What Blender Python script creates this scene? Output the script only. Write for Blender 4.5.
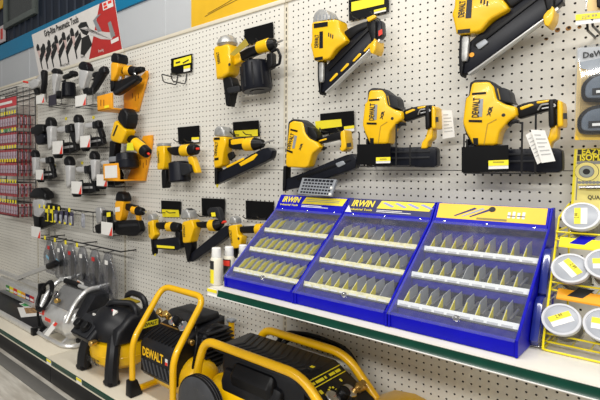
import bpy, bmesh, math, random
from mathutils import Vector, Matrix
R = random.Random(7)
S = bpy.context.scene
C = S.collection
for o in list(bpy.data.objects):
    bpy.data.objects.remove(o)

# ------------------------------------------------------------------ camera
CAM_F, CAM_PX, CAM_PY = 483.0, 200.0, 179.7          # focal length and optical axis in 600x400 pixels
PHI, PIT = math.radians(46.5), math.radians(1.39)
CAM = Vector((1.27325, -1.723, 1.19))
FW = Vector((-math.sin(PHI)*math.cos(PIT), math.cos(PHI)*math.cos(PIT), -math.sin(PIT)))
RT = Vector((math.cos(PHI), math.sin(PHI), 0.0))
UP = RT.cross(FW)
cam_d = bpy.data.cameras.new('camera'); cam = bpy.data.objects.new('camera', cam_d); C.objects.link(cam)
cam_d.sensor_fit = 'HORIZONTAL'; cam_d.sensor_width = 36.0; cam_d.lens = CAM_F/600*36
cam_d.shift_x = (300-CAM_PX)/600; cam_d.shift_y = -(200-CAM_PY)/600
cam_d.clip_start = 0.02
cam.matrix_world = Matrix(((RT.x, UP.x, -FW.x, CAM.x), (RT.y, UP.y, -FW.y, CAM.y), (RT.z, UP.z, -FW.z, CAM.z), (0, 0, 0, 1)))
S.camera = cam

# ------------------------------------------------------------------ world and lamps
w = bpy.data.worlds.new('shop_air'); S.world = w; w.use_nodes = True
w.node_tree.nodes['Background'].inputs[0].default_value = (1.0, 0.985, 0.96, 1)
w.node_tree.nodes['Background'].inputs[1].default_value = 0.26
def strip_light(name, loc, sx, sy, power, target, col=(1, 0.975, 0.93)):
    l = bpy.data.lights.new(name, 'AREA'); l.shape = 'RECTANGLE'; l.size = sx; l.size_y = sy; l.energy = power; l.color = col
    o = bpy.data.objects.new(name, l); C.objects.link(o); o.location = loc
    o.rotation_euler = (Vector(target)-Vector(loc)).to_track_quat('-Z', 'Y').to_euler()
    return o
strip_light('ceiling_strip_aisle', (1.2, -1.45, 3.9), 5.0, 0.25, 130, (1.2, -1.2, 0))
strip_light('ceiling_strip_far', (1.6, -4.3, 2.95), 6.0, 0.2, 172, (1.0, 0, 0.9))
S.view_settings.view_transform = 'Standard'; S.view_settings.look = 'None'
S.view_settings.exposure = -0.1; S.view_settings.gamma = 1.0; S.view_settings.use_curve_mapping = False

# ------------------------------------------------------------------ pixel helpers (a pixel is a direction; depth from what it touches)
def ray(x, y):
    return FW + RT*((x-CAM_PX)/CAM_F) - UP*((y-CAM_PY)/CAM_F)
def P(x, y, d):                                       # point d metres in front of the pegboard
    r = ray(x, y); t = (-d-CAM.y)/r.y
    return CAM + r*t
def PZ(x, y, z):                                      # point on the horizontal plane z
    r = ray(x, y); t = (z-CAM.z)/r.z
    return CAM + r*t
def proj(p):
    v = Vector(p)-CAM; z = v.dot(FW)
    return CAM_PX+CAM_F*v.dot(RT)/z, CAM_PY-CAM_F*v.dot(UP)/z

# ------------------------------------------------------------------ materials
MATS = {}
def mat(name, col, rough=0.5, metal=0.0, var=0.06, scale=25.0, bump=0.0, coat=0.0, spec=0.5):
    if name in MATS: return MATS[name]
    m = bpy.data.materials.new(name); m.use_nodes = True; nt = m.node_tree; b = nt.nodes['Principled BSDF']
    n = nt.nodes.new('ShaderNodeTexNoise'); n.inputs['Scale'].default_value = scale; n.inputs['Detail'].default_value = 3
    g = nt.nodes.new('ShaderNodeTexCoord'); nt.links.new(g.outputs['Object'], n.inputs['Vector'])
    r = nt.nodes.new('ShaderNodeValToRGB')
    r.color_ramp.elements[0].position = 0.3; r.color_ramp.elements[1].position = 0.7
    r.color_ramp.elements[0].color = tuple(max(0, c*(1-var)) for c in col)+(1,)
    r.color_ramp.elements[1].color = tuple(min(1, c*(1+var)) for c in col)+(1,)
    nt.links.new(n.outputs['Fac'], r.inputs['Fac']); nt.links.new(r.outputs['Color'], b.inputs['Base Color'])
    b.inputs['Roughness'].default_value = rough; b.inputs['Metallic'].default_value = metal
    b.inputs['Coat Weight'].default_value = coat; b.inputs['Specular IOR Level'].default_value = spec
    if bump:
        bp = nt.nodes.new('ShaderNodeBump'); bp.inputs['Strength'].default_value = bump; bp.inputs['Distance'].default_value = 0.002
        n2 = nt.nodes.new('ShaderNodeTexNoise'); n2.inputs['Scale'].default_value = scale*12
        nt.links.new(g.outputs['Object'], n2.inputs['Vector'])
        nt.links.new(n2.outputs['Fac'], bp.inputs['Height']); nt.links.new(bp.outputs['Normal'], b.inputs['Normal'])
    MATS[name] = m
    return m
def clear(name, tint=(0.93, 0.95, 0.97), gloss=0.10, haze=0.05, hazecol=(0.8, 0.82, 0.86), rough=0.08):
    m = bpy.data.materials.new(name); m.use_nodes = True; nt = m.node_tree; nt.nodes.clear()
    out = nt.nodes.new('ShaderNodeOutputMaterial')
    t = nt.nodes.new('ShaderNodeBsdfTransparent'); t.inputs[0].default_value = tint+(1,)
    g = nt.nodes.new('ShaderNodeBsdfGlossy'); g.inputs['Roughness'].default_value = rough
    dfs = nt.nodes.new('ShaderNodeBsdfDiffuse'); dfs.inputs[0].default_value = hazecol+(1,)
    a = nt.nodes.new('ShaderNodeMixShader'); a.inputs[0].default_value = gloss
    b = nt.nodes.new('ShaderNodeMixShader'); b.inputs[0].default_value = haze
    nz = nt.nodes.new('ShaderNodeTexNoise'); nz.inputs['Scale'].default_value = 18
    mp = nt.nodes.new('ShaderNodeMapRange'); mp.inputs[3].default_value = haze*0.5; mp.inputs[4].default_value = haze*1.5
    nt.links.new(nz.outputs['Fac'], mp.inputs[0]); nt.links.new(mp.outputs[0], b.inputs[0])
    nt.links.new(t.outputs[0], a.inputs[1]); nt.links.new(g.outputs[0], a.inputs[2])
    nt.links.new(a.outputs[0], b.inputs[1]); nt.links.new(dfs.outputs[0], b.inputs[2])
    nt.links.new(b.outputs[0], out.inputs[0])
    MATS[name] = m
    return m
M_PEG = mat('pegboard_paint', (0.70, 0.68, 0.62), 0.55, var=0.03, scale=4)
M_RAIL = mat('beige_enamel', (0.66, 0.61, 0.49), 0.4, var=0.03)
M_DARK = mat('hole_shade', (0.03, 0.022, 0.016), 0.9)  # dark brown standing in for the shade inside holes and slots
M_YEL = mat('tool_yellow', (0.84, 0.49, 0.001), 0.33, var=0.04, coat=0.15)
M_TUBE = mat('tube_yellow', (0.84, 0.47, 0.002), 0.3, var=0.04, coat=0.3)
M_ORA = mat('holder_orange', (0.86, 0.36, 0.01), 0.45, var=0.05)
M_ORY = mat('tool_amber', (0.86, 0.41, 0.006), 0.35, var=0.05, coat=0.15)
M_BLK = mat('black_plastic', (0.006, 0.006, 0.007), 0.38, var=0.15, spec=0.22)
M_RUB = mat('charcoal_rubber', (0.018, 0.019, 0.022), 0.5, var=0.15, spec=0.25)
M_BLU_BLK = mat('blue_black_steel', (0.006, 0.007, 0.012), 0.33, var=0.2, spec=0.25)
M_GREYCAP = mat('cast_grey', (0.42, 0.42, 0.41), 0.4, metal=0.5, var=0.2, scale=60)
M_SIL = mat('tool_silver', (0.56, 0.56, 0.56), 0.32, metal=0.6, var=0.1)
M_ALU = mat('aluminium', (0.64, 0.64, 0.63), 0.28, metal=0.5, var=0.06)
M_CHR = mat('chrome', (0.75, 0.75, 0.76), 0.15, metal=1.0, var=0.03)
M_WIRE = mat('black_wire', (0.012, 0.012, 0.013), 0.35, var=0.1)
M_WHT = mat('paper_white', (0.78, 0.77, 0.74), 0.6, var=0.03)
M_LAB = mat('label_yellow', (0.90, 0.76, 0.02), 0.5, var=0.03)
M_RED = mat('print_red', (0.52, 0.022, 0.02), 0.45, var=0.05)
M_REDB = mat('bright_red', (0.75, 0.04, 0.02), 0.45, var=0.05)
M_INK = mat('print_black', (0.012, 0.012, 0.012), 0.6, var=0.05)
M_GRYINK = mat('print_grey', (0.25, 0.25, 0.25), 0.6, var=0.05)
M_BRASS = mat('brass', (0.62, 0.40, 0.12), 0.3, metal=0.9, var=0.1)
M_BLUE = mat('cabinet_blue', (0.003, 0.003, 0.40), 0.38, var=0.06, spec=0.2)
M_NAVYP = mat('print_navy', (0.012, 0.012, 0.11), 0.45, var=0.05)
M_GREEN = mat('rail_green', (0.001, 0.042, 0.025), 0.22, var=0.12, spec=0.4)
M_CARD = mat('black_card', (0.004, 0.004, 0.0045), 0.3, var=0.1, spec=0.2)
M_GREYP = mat('grey_sheet_metal', (0.30, 0.32, 0.35), 0.4, metal=0.3, var=0.08)
M_CLEAR = clear('clear_cover', gloss=0.06, haze=0.06)
M_BLISTER = clear('clear_blister', gloss=0.07, haze=0.03)
M_JAR = clear('jar_plastic', tint=(0.9, 0.9, 0.88), gloss=0.08, haze=0.12)

# ------------------------------------------------------------------ object helpers
def off(p):
    v = Vector((0, 0, 0))
    while p is not None:
        v += p.location; p = p.parent
    return v
def thing(name, label, cat, loc, group=None):
    o = bpy.data.objects.new(name, None); C.objects.link(o); o.location = loc; o.empty_display_size = 0.05
    o['label'] = label; o['category'] = cat
    if group: o['group'] = group
    return o
def tag(o, label, cat, group=None):
    o['label'] = label; o['category'] = cat
    if group: o['group'] = group
    return o
def obj(name, bm, m, parent=None, smooth=True, origin=None):
    me = bpy.data.meshes.new(name)
    v0 = off(parent)
    o = bpy.data.objects.new(name, me); C.objects.link(o)
    if parent is None and origin is not None:
        v0 = Vector(origin); o.location = v0
    bmesh.ops.translate(bm, verts=bm.verts, vec=-v0)
    bm.to_mesh(me); bm.free()
    if smooth:
        for p in me.polygons: p.use_smooth = True
        try: me.set_sharp_from_angle(angle=math.radians(35))
        except Exception: pass
    for q in (m if isinstance(m, (list, tuple)) else [m]): me.materials.append(q)
    o.parent = parent
    return o
def struct(o):
    o['kind'] = 'structure'; return o
def copy_tree(o, parent=None, delta=None):
    c = o.copy(); C.objects.link(c); c.parent = parent
    if delta is not None: c.location = o.location + Vector(delta)
    for ch in list(o.children): copy_tree(ch, c)
    return c
def BM(): return bmesh.new()
def box(bm, a, b, bevel=0.0, seg=2):
    a = Vector(a); b = Vector(b)
    lo = Vector((min(a.x, b.x), min(a.y, b.y), min(a.z, b.z))); hi = Vector((max(a.x, b.x), max(a.y, b.y), max(a.z, b.z)))
    vs = [bm.verts.new((x, y, z)) for x in (lo.x, hi.x) for y in (lo.y, hi.y) for z in (lo.z, hi.z)]
    fs = [(0, 1, 3, 2), (4, 6, 7, 5), (0, 4, 5, 1), (2, 3, 7, 6), (0, 2, 6, 4), (1, 5, 7, 3)]
    f = [bm.faces.new([vs[i] for i in q]) for q in fs]
    if bevel:
        es = list({e for q in f for e in q.edges})
        bmesh.ops.bevel(bm, geom=es, offset=bevel, segments=seg, profile=0.5, affect='EDGES', clamp_overlap=True)
    return bm
def hexa(bm, c8):                                       # eight corners: front a,b,c,d then back a,b,c,d
    v = [bm.verts.new(p) for p in c8]
    for q in ((0, 1, 2, 3), (7, 6, 5, 4), (0, 4, 5, 1), (1, 5, 6, 2), (2, 6, 7, 3), (3, 7, 4, 0)):
        bm.faces.new([v[i] for i in q])
    bmesh.ops.recalc_face_normals(bm, faces=bm.faces)
    return bm
def area2(p):
    return sum(p[i][0]*p[(i+1) % len(p)][1]-p[(i+1) % len(p)][0]*p[i][1] for i in range(len(p)))
def soften(p, n=1, k=0.22):
    for _ in range(n):
        q = []
        for i in range(len(p)):
            a = p[i]; b = p[(i+1) % len(p)]
            q.append((a[0]+(b[0]-a[0])*k, a[1]+(b[1]-a[1])*k)); q.append((b[0]+(a[0]-b[0])*k, b[1]+(a[1]-b[1])*k))
        p = q
    return p
def prism(bm, pts, origin, u, v, n, t0, t1, bevel=0.0, seg=3):
    """polygon pts in the (u,v) plane at origin, extruded along n from t0 to t1"""
    origin = Vector(origin); u = Vector(u); v = Vector(v); n = Vector(n)
    a = [bm.verts.new(origin+u*p[0]+v*p[1]+n*t0) for p in pts]
    b = [bm.verts.new(origin+u*p[0]+v*p[1]+n*t1) for p in pts]
    k = len(pts); fs = [bm.faces.new(a), bm.faces.new(list(reversed(b)))]
    ring = []
    for i in range(k): ring.append(bm.faces.new((a[i], b[i], b[(i+1) % k], a[(i+1) % k])))
    bmesh.ops.recalc_face_normals(bm, faces=fs+ring)
    if bevel:
        es = list({e for f in fs for e in f.edges})
        bmesh.ops.bevel(bm, geom=es, offset=bevel, segments=seg, profile=0.5, affect='EDGES', clamp_overlap=True)
    return bm
XA, YA, ZA = Vector((1, 0, 0)), Vector((0, 1, 0)), Vector((0, 0, 1))
def wall_prism(bm, pts, d0, d1, bevel=0.0, seg=3):      # pts (X,Z); d distances in front of the wall
    return prism(bm, pts, (0, 0, 0), XA, ZA, -YA, d0, d1, bevel, seg)
def tube(bm, pts, r, n=8, cap=True, closed=False):
    pts = [Vector(p) for p in pts]; k = len(pts)
    rr = r if isinstance(r, (list, tuple)) else [r]*k
    t0 = (pts[1]-pts[0]).normalized()
    a = t0.orthogonal().normalized(); rings = []
    for i in range(k):
        if closed: t = (pts[(i+1) % k]-pts[i-1]).normalized()
        elif i == 0: t = t0
        elif i == k-1: t = (pts[-1]-pts[-2]).normalized()
        else: t = ((pts[i+1]-pts[i]).normalized()+(pts[i]-pts[i-1]).normalized()).normalized()
        a = (a-t*a.dot(t)).normalized(); b = t.cross(a)
        rings.append([bm.verts.new(pts[i]+(a*math.cos(2*math.pi*j/n)+b*math.sin(2*math.pi*j/n))*rr[i]) for j in range(n)])
    m = k if closed else k-1
    for i in range(m):
        p, q = rings[i], rings[(i+1) % k]
        for j in range(n): bm.faces.new((p[j], p[(j+1) % n], q[(j+1) % n], q[j]))
    if cap and not closed:
        bm.faces.new(list(reversed(rings[0]))); bm.faces.new(rings[-1])
    bmesh.ops.recalc_face_normals(bm, faces=bm.faces)
    return bm
def bend(pts, r, n=4):                                   # rounded corners on a polyline
    pts = [Vector(p) for p in pts]; out = [pts[0]]
    for i in range(1, len(pts)-1):
        a, b, c = pts[i-1], pts[i], pts[i+1]
        q = min(r, (a-b).length*0.45, (c-b).length*0.45)
        s = b+(a-b).normalized()*q; e = b+(c-b).normalized()*q
        for j in range(n+1):
            t = j/n; out.append(s*(1-t)**2+b*2*t*(1-t)+e*t*t)
    out.append(pts[-1]); return out
def lathe(bm, prof, p0, axis, n=20):                     # prof: (distance along axis, radius)
    p0 = Vector(p0); ax = Vector(axis).normalized(); a = ax.orthogonal().normalized(); b = ax.cross(a)
    rings = []
    for t, r in prof:
        rings.append([bm.verts.new(p0+ax*t+(a*math.cos(2*math.pi*j/n)+b*math.sin(2*math.pi*j/n))*max(r, 1e-4)) for j in range(n)])
    for p, q in zip(rings, rings[1:]):
        for j in range(n): bm.faces.new((p[j], p[(j+1) % n], q[(j+1) % n], q[j]))
    bm.faces.new(list(reversed(rings[0]))); bm.faces.new(rings[-1])
    bmesh.ops.recalc_face_normals(bm, faces=bm.faces)
    return bm
def quad_px(bm, pts, d, th=0.001):                       # flat sheet traced on the plane d in front of the wall
    w2 = [(P(x, y, d).x, P(x, y, d).z) for x, y in pts]
    return wall_prism(bm, w2, d, d-th)
def text(name, body, o, xd, yd, size, m, parent, width=None, extrude=0.0006, align='CENTER', bold=0.0, shear=0.0):
    cu = bpy.data.curves.new('t', 'FONT'); cu.body = body; cu.size = 1.0; cu.align_x = align; cu.align_y = 'CENTER'
    cu.resolution_u = 2; cu.offset = bold; cu.shear = shear
    to = bpy.data.objects.new('t', cu); C.objects.link(to)
    dg = bpy.context.evaluated_depsgraph_get(); dg.update()
    me = bpy.data.meshes.new_from_object(to.evaluated_get(dg)); bpy.data.objects.remove(to)
    xd = Vector(xd).normalized(); yd = Vector(yd); yd = (yd-xd*yd.dot(xd)).normalized(); nd = xd.cross(yd)
    xs = [v.co.x for v in me.vertices]
    sx = size if width is None else width/max(1e-6, max(xs)-min(xs))
    v0 = off(parent)
    for v in me.vertices: v.co = Vector(o)+xd*(v.co.x*sx)+yd*(v.co.y*size*1.35)+nd*extrude-v0
    me.materials.clear(); me.materials.append(m); me.name = name
    ob = bpy.data.objects.new(name, me); C.objects.link(ob); ob.parent = parent
    return ob
# ================================================================== setting
SHELF_Z, DECK_Z, DECK_D, SHELF_D = 0.748, 0.15, 0.52, 0.472
SEC = 1.2192
# floor
def floor_mat():
    m = bpy.data.materials.new('vinyl_floor'); m.use_nodes = True; nt = m.node_tree; b = nt.nodes['Principled BSDF']
    g = nt.nodes.new('ShaderNodeTexCoord'); mp = nt.nodes.new('ShaderNodeMapping'); mp.inputs['Scale'].default_value = (2.5, 14, 1)
    n = nt.nodes.new('ShaderNodeTexNoise'); n.inputs['Scale'].default_value = 2.2; n.inputs['Detail'].default_value = 6
    r = nt.nodes.new('ShaderNodeValToRGB'); r.color_ramp.elements[0].color = (0.36, 0.33, 0.28, 1); r.color_ramp.elements[1].color = (0.60, 0.57, 0.51, 1)
    r.color_ramp.elements[0].position = 0.3; r.color_ramp.elements[1].position = 0.65
    nt.links.new(g.outputs['Object'], mp.inputs[0]); nt.links.new(mp.outputs[0], n.inputs['Vector']); nt.links.new(n.outputs['Fac'], r.inputs[0])
    nt.links.new(r.outputs[0], b.inputs['Base Color']); b.inputs['Roughness'].default_value = 0.35
    return m
bm = BM(); box(bm, (-9, -7, -0.05), (5, 1.2, 0.0)); struct(obj('floor', bm, floor_mat(), None, False))
# back wall of the shop, well behind the gondola
BW = 0.5
def zpx(x, y, d): return P(x, y, d).z
zs0, zs1 = zpx(0, 61, -BW), zpx(0, 46.5, -BW)
M_WW = mat('white_wall_panel', (0.66, 0.68, 0.70), 0.5, var=0.02, scale=3)
bm = BM(); box(bm, (-9, BW, 0), (4, BW+0.1, zs0)); wl = struct(obj('wall_back', bm, M_WW, None, False))
for i in range(16):
    x = -8.2+i*0.75
    bm = BM(); box(bm, (x, BW-0.004, 0), (x+0.02, BW+0.001, zs0)); obj('panel_joint', bm, M_WW, wl, False)
bm = BM(); box(bm, (-9, BW-0.02, zs0), (4, BW+0.1, zs1), 0.004); struct(obj('trim_1', bm, mat('stripe_blue', (0.0, 0.235, 0.46), 0.4, var=0.03), None, False))
M_NAVY = mat('navy_cladding', (0.010, 0.018, 0.036), 0.45, metal=0.2, var=0.15, scale=6)  # navy darkened to carry the shade on the upper wall
ucl = bpy.data.objects.new('wall_upper', bpy.data.meshes.new('wall_upper')); 
bm = BM()
x = -9.0
pts = []
while x < 4:
    pts += [(x, 0), (x+0.10, 0), (x+0.115, 0.012), (x+0.135, 0.012)]; x += 0.15
vs0 = [bm.verts.new((a, BW-b, zs1)) for a, b in pts]; vs1 = [bm.verts.new((a, BW-b, 4.2)) for a, b in pts]
for i in range(len(pts)-1): bm.faces.new((vs0[i], vs0[i+1], vs1[i+1], vs1[i]))
struct(obj('wall_upper', bm, M_NAVY, None, False))
# grey framed opening high on the cladding
a = P(5, 29, -BW+0.03); b = P(36, 13.5, -BW+0.03)
x0, x1 = a.x, b.x; z0 = min(a.z, b.z); z1 = z0+0.62
wn = bpy.data.objects.new('window_1', None); C.objects.link(wn); wn.location = (x0, BW-0.03, z0); struct(wn)
M_WF = mat('window_grey', (0.12, 0.14, 0.13), 0.5)
for nm, c in (('frame_rail', ((x0, z0), (x1, z0+0.06))), ('frame_rail', ((x0, z1-0.06), (x1, z1))), ('frame_stile', ((x0, z0+0.06), (x0+0.06, z1-0.06))), ('frame_stile', ((x1-0.06, z0+0.06), (x1, z1-0.06)))):
    bm = BM(); box(bm, (c[0][0], BW-0.05, c[0][1]), (c[1][0], BW, c[1][1]), 0.004); obj(nm, bm, M_WF, wn)
bm = BM(); box(bm, (x0+0.06, BW-0.022, z0+0.06), (x1-0.06, BW-0.014, z1-0.06)); obj('pane', bm, mat('dim_pane', (0.045, 0.052, 0.05), 0.25), wn)

# ---- pegboard gondola wall
def perforated(w, h, x_first, z_first, cols, rows, pitch, hole, depth):
    """board lower-left at 0,0 in XZ, front face Y=0, real holes; hole = 8 offsets (x,z)"""
    V = []; Fc = []
    xs = x_first-pitch/2; zs = z_first-pitch/2; xe = xs+cols*pitch; ze = zs+rows*pitch
    def q(*p):
        i = len(V); V.extend(p); Fc.append(tuple(range(i, i+len(p))))
    hp = pitch/2
    outer = [(-hp, -hp), (0, -hp), (hp, -hp), (hp, 0), (hp, hp), (0, hp), (-hp, hp), (-hp, 0)]
    for c in range(cols):
        for r in range(rows):
            cx = x_first+c*pitch; cz = z_first+r*pitch; i = len(V)
            V.extend([(cx+a, 0, cz+b) for a, b in outer]); V.extend([(cx+a, 0, cz+b) for a, b in hole]); V.extend([(cx+a, depth, cz+b) for a, b in hole])
            for j in range(8):
                k = (j+1) % 8
                Fc.append((i+j, i+k, i+8+k, i+8+j)); Fc.append((i+8+j, i+8+k, i+16+k, i+16+j))
    if xs > 1e-5: q((0, 0, 0), (xs, 0, 0), (xs, 0, h), (0, 0, h))
    if xe < w-1e-5: q((xe, 0, 0), (w, 0, 0), (w, 0, h), (xe, 0, h))
    if zs > 1e-5: q((xs, 0, 0), (xe, 0, 0), (xe, 0, zs), (xs, 0, zs))
    if ze < h-1e-5: q((xs, 0, ze), (xe, 0, ze), (xe, 0, h), (xs, 0, h))
    q((0, 0, 0), (0, depth, 0), (w, depth, 0), (w, 0, 0)); q((0, 0, h), (w, 0, h), (w, depth, h), (0, depth, h))
    me = bpy.data.meshes.new('perforated'); me.from_pydata(V, [], Fc)
    n2 = cols*rows*16
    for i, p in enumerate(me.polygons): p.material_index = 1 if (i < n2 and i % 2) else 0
    return me
oct_ = [(-.7071, -.7071), (0, -1), (.7071, -.7071), (1, 0), (.7071, .7071), (0, 1), (-.7071, .7071), (-1, 0)]
hole = [(a*0.0034, b*0.0034) for a, b in oct_]
slot = [(-.0024, -.0075), (0, -.0085), (.0024, -.0075), (.0024, 0), (.0024, .0075), (0, .0085), (-.0024, .0075), (-.0024, 0)]
PT = 0.0254
SEAM_Z, TOP_Z = 1.181, 1.905
wp = bpy.data.objects.new('wall_pegboard', None); C.objects.link(wp); wp.location = (0, 0, 0); struct(wp)
pw = SEC-0.022
up_me = perforated(pw, TOP_Z-SEAM_Z-0.002, 0.0381-0.011, 0.017, 46, 28, PT, hole, 0.005)
lo_h = SEAM_Z-0.002-0.13
lo_me = perforated(pw, lo_h, 0.0381-0.011, lo_h-0.011-39*PT, 46, 40, PT, hole, 0.005)
sl_me = perforated(0.020, TOP_Z-0.13, 0.010, 0.02, 1, 69, PT, slot, 0.004)
M_FIB = mat('shaded_hole_fibre', (0.045, 0.03, 0.018), 0.9)  # brown fibre of the hole walls, with shade darkened into its colour
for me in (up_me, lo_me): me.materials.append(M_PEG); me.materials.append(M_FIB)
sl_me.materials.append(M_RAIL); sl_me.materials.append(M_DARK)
for s in range(-4, 2):
    x = s*SEC
    if s < 1 or True:
        for me, z in ((up_me, SEAM_Z+0.002), (lo_me, 0.13)):
            o = bpy.data.objects.new('pegboard_panel', me); C.objects.link(o); o.parent = wp; o.location = (x+0.011, 0, z)
    o = bpy.data.objects.new('upright', sl_me); C.objects.link(o); o.parent = wp; o.location = (x-0.010, 0.0015, 0.13)
    bm = BM(); box(bm, (x, -0.006, TOP_Z), (x+SEC-0.002, 0.03, TOP_Z+0.02), 0.003); obj('top_rail', bm, M_RAIL, wp)
bm = BM(); box(bm, (-4*SEC-0.02, 0.022, 0.0), (2*SEC, 0.035, TOP_Z)); obj('dark_backing', bm, M_DARK, wp, False)  # dark sheet added behind the panels so the holes look dark
M_TORN = mat('torn_fibre', (0.33, 0.16, 0.045), 0.9, var=0.35, scale=300)
for x, y, r in ((557.5, 30, .0066), (568.5, 28.3, .0068), (579.5, 27, .005), (546.6, 39, .004), (545.5, 38.8, .0035)):
    c = P(x, y, 0); bm = BM(); lathe(bm, [(0, r), (0.0008, r*0.96)], (c.x, 0, c.z), -YA, 12); obj('worn_hole', bm, M_TORN, wp)
    c = P(x+0.3, y-0.6, 0); bm = BM(); lathe(bm, [(0, r*0.6), (0.0010, r*0.58)], (c.x, 0, c.z), -YA, 10); obj('worn_hole', bm, M_DARK, wp)  # second disc paints the dark inside of each torn hole

# ---- base decks with kick plates and green price rails
def deck_mat():
    m = bpy.data.materials.new('perforated_deck'); m.use_nodes = True; nt = m.node_tree; b = nt.nodes['Principled BSDF']
    g = nt.nodes.new('ShaderNodeTexCoord'); sp = nt.nodes.new('ShaderNodeSeparateXYZ'); nt.links.new(g.outputs['Object'], sp.inputs[0])
    def M(op, a, bb=None, c=None):
        n = nt.nodes.new('ShaderNodeMath'); n.operation = op
        for i, v in enumerate((a, bb, c)):
            if v is None: continue
            if hasattr(v, 'links'): nt.links.new(v, n.inputs[i])
            else: n.inputs[i].default_value = v
        return n.outputs[0]
    fx = M('SUBTRACT', M('PINGPONG', sp.outputs[0], 0.0127), 0.0); fy = M('PINGPONG', sp.outputs[1], 0.019)
    d = M('SQRT', M('ADD', M('MULTIPLY', fx, fx), M('MULTIPLY', fy, fy))); k = M('LESS_THAN', d, 0.0022)
    front = M('GREATER_THAN', M('MULTIPLY', sp.outputs[1], -1.0), 0.40)
    k = M('MULTIPLY', k, front)
    mx = nt.nodes.new('ShaderNodeMix'); mx.data_type = 'RGBA'; nt.links.new(k, mx.inputs[0])
    mx.inputs[6].default_value = (0.70, 0.64, 0.52, 1); mx.inputs[7].default_value = (0.12, 0.10, 0.08, 1)
    nt.links.new(mx.outputs[2], b.inputs['Base Color']); b.inputs['Roughness'].default_value = 0.35
    return m
M_DECK = deck_mat()
M_DECK2 = mat('shelf_enamel', (0.74, 0.71, 0.64), 0.3, var=0.03)
M_KICK = mat('black_kick', (0.012, 0.012, 0.013), 0.4, var=0.2)
secl = ('far left', 'left of the slotted upright', 'under the rolling cage compressor', 'under the wheeled compressor')
dl = ['beige metal base deck under the long aluminium cutter', 'beige metal base deck under the silver tank compressor',
      'beige metal base deck under the black and yellow caged compressor', 'beige metal base deck under the wheeled yellow compressor']
for i, s in enumerate((-3, -2, -1, 0)):
    x0, x1 = s*SEC+0.002, (s+1)*SEC-0.002
    t = thing('base_deck', dl[i], 'shelf', (x0, -DECK_D, 0), 'base decks of the gondola')
    bm = BM(); box(bm, (x0, -0.002, DECK_Z-0.03), (x1, -DECK_D, DECK_Z), 0.003); obj('deck_panel', bm, M_DECK, t)
    bm = BM(); box(bm, (x0, -DECK_D-0.006, DECK_Z-0.028), (x1, -DECK_D, DECK_Z-0.003), 0.002); pr = obj('price_rail', bm, M_GREEN, t)
    bm = BM(); box(bm, (x0, -DECK_D-0.008, DECK_Z-0.033), (x1, -DECK_D, DECK_Z-0.028)); obj('rail_lip', bm, M_RAIL, pr)
    bm = BM(); box(bm, (x0, -DECK_D+0.02, 0.0), (x1, -DECK_D+0.035, DECK_Z-0.033)); obj('kick_plate', bm, M_KICK, t)
    for fx in ((0.02,) if s != -1 else (0.012, 0.335)):
        bm = BM(); box(bm, (x0+fx, -DECK_D-0.0085, DECK_Z-0.030), (x0+fx+0.05, -DECK_D-0.0066, DECK_Z-0.002)); tg = obj('price_tag', bm, M_WHT, t)
        bm = BM(); box(bm, (x0+fx, -DECK_D-0.0095, DECK_Z-0.015), (x0+fx+0.05, -DECK_D-0.0086, DECK_Z-0.002)); obj('tag_band', bm, M_LAB, tg)
g0 = PZ(0, 352, 0); g1 = PZ(0, 365, 0)
bm = BM(); box(bm, (-9, g0.y-0.002, 0), (3, g1.y, 0.006), 0.003); struct(obj('trim_2', bm, mat('floor_edge_grey', (0.14, 0.135, 0.125), 0.5), None))

# ---- upper display shelf
t = thing('display_shelf', 'off-white metal shelf with green price rail under the blue cabinets', 'shelf', (0, -SHELF_D, SHELF_Z-0.03))
bm = BM(); box(bm, (0.001, -0.001, SHELF_Z-0.028), (SEC-0.001, -SHELF_D+0.004, SHELF_Z), 0.002); obj('shelf_board', bm, M_DECK2, t)
bm = BM(); box(bm, (0.001, -SHELF_D, SHELF_Z-0.003), (SEC-0.001, -SHELF_D+0.006, SHELF_Z), 0.001); obj('front_lip', bm, M_DECK2, t)
bm = BM(); prism(bm, [(-SHELF_D+.003, SHELF_Z-.003), (-SHELF_D-.001, SHELF_Z-.003), (-SHELF_D-.001, SHELF_Z-.012), (-SHELF_D-.007, SHELF_Z-.025), (-SHELF_D+.003, SHELF_Z-.025)], (0.05, 0, 0), YA, ZA, XA, 0, SEC-.051, .0008, 1); obj('price_rail', bm, M_GREEN, t)
bm = BM(); box(bm, (0.001, -SHELF_D-0.009, SHELF_Z-0.028), (SEC-0.001, -SHELF_D+0.003, SHELF_Z-0.025), 0.001); obj('rail_lip', bm, M_WHT, t)
bm = BM(); box(bm, (0.001, -SHELF_D-0.006, SHELF_Z-0.025), (0.05, -SHELF_D+0.003, SHELF_Z-0.003)); tg = obj('price_tag', bm, M_WHT, t)
bm = BM(); box(bm, (0.001, -SHELF_D-0.0075, SHELF_Z-0.014), (0.05, -SHELF_D-0.006, SHELF_Z-0.003)); obj('tag_band', bm, M_LAB, tg)
for x in (0.012, SEC-0.016):
    bm = BM(); prism(bm, [(0.0, SHELF_Z-0.03), (-SHELF_D*0.8, SHELF_Z-0.03), (-0.02, SHELF_Z-0.10), (0, SHELF_Z-0.10)], (x, 0, 0), YA, ZA, XA, 0, 0.004); obj('bracket', bm, M_RAIL, t, False)
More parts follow.
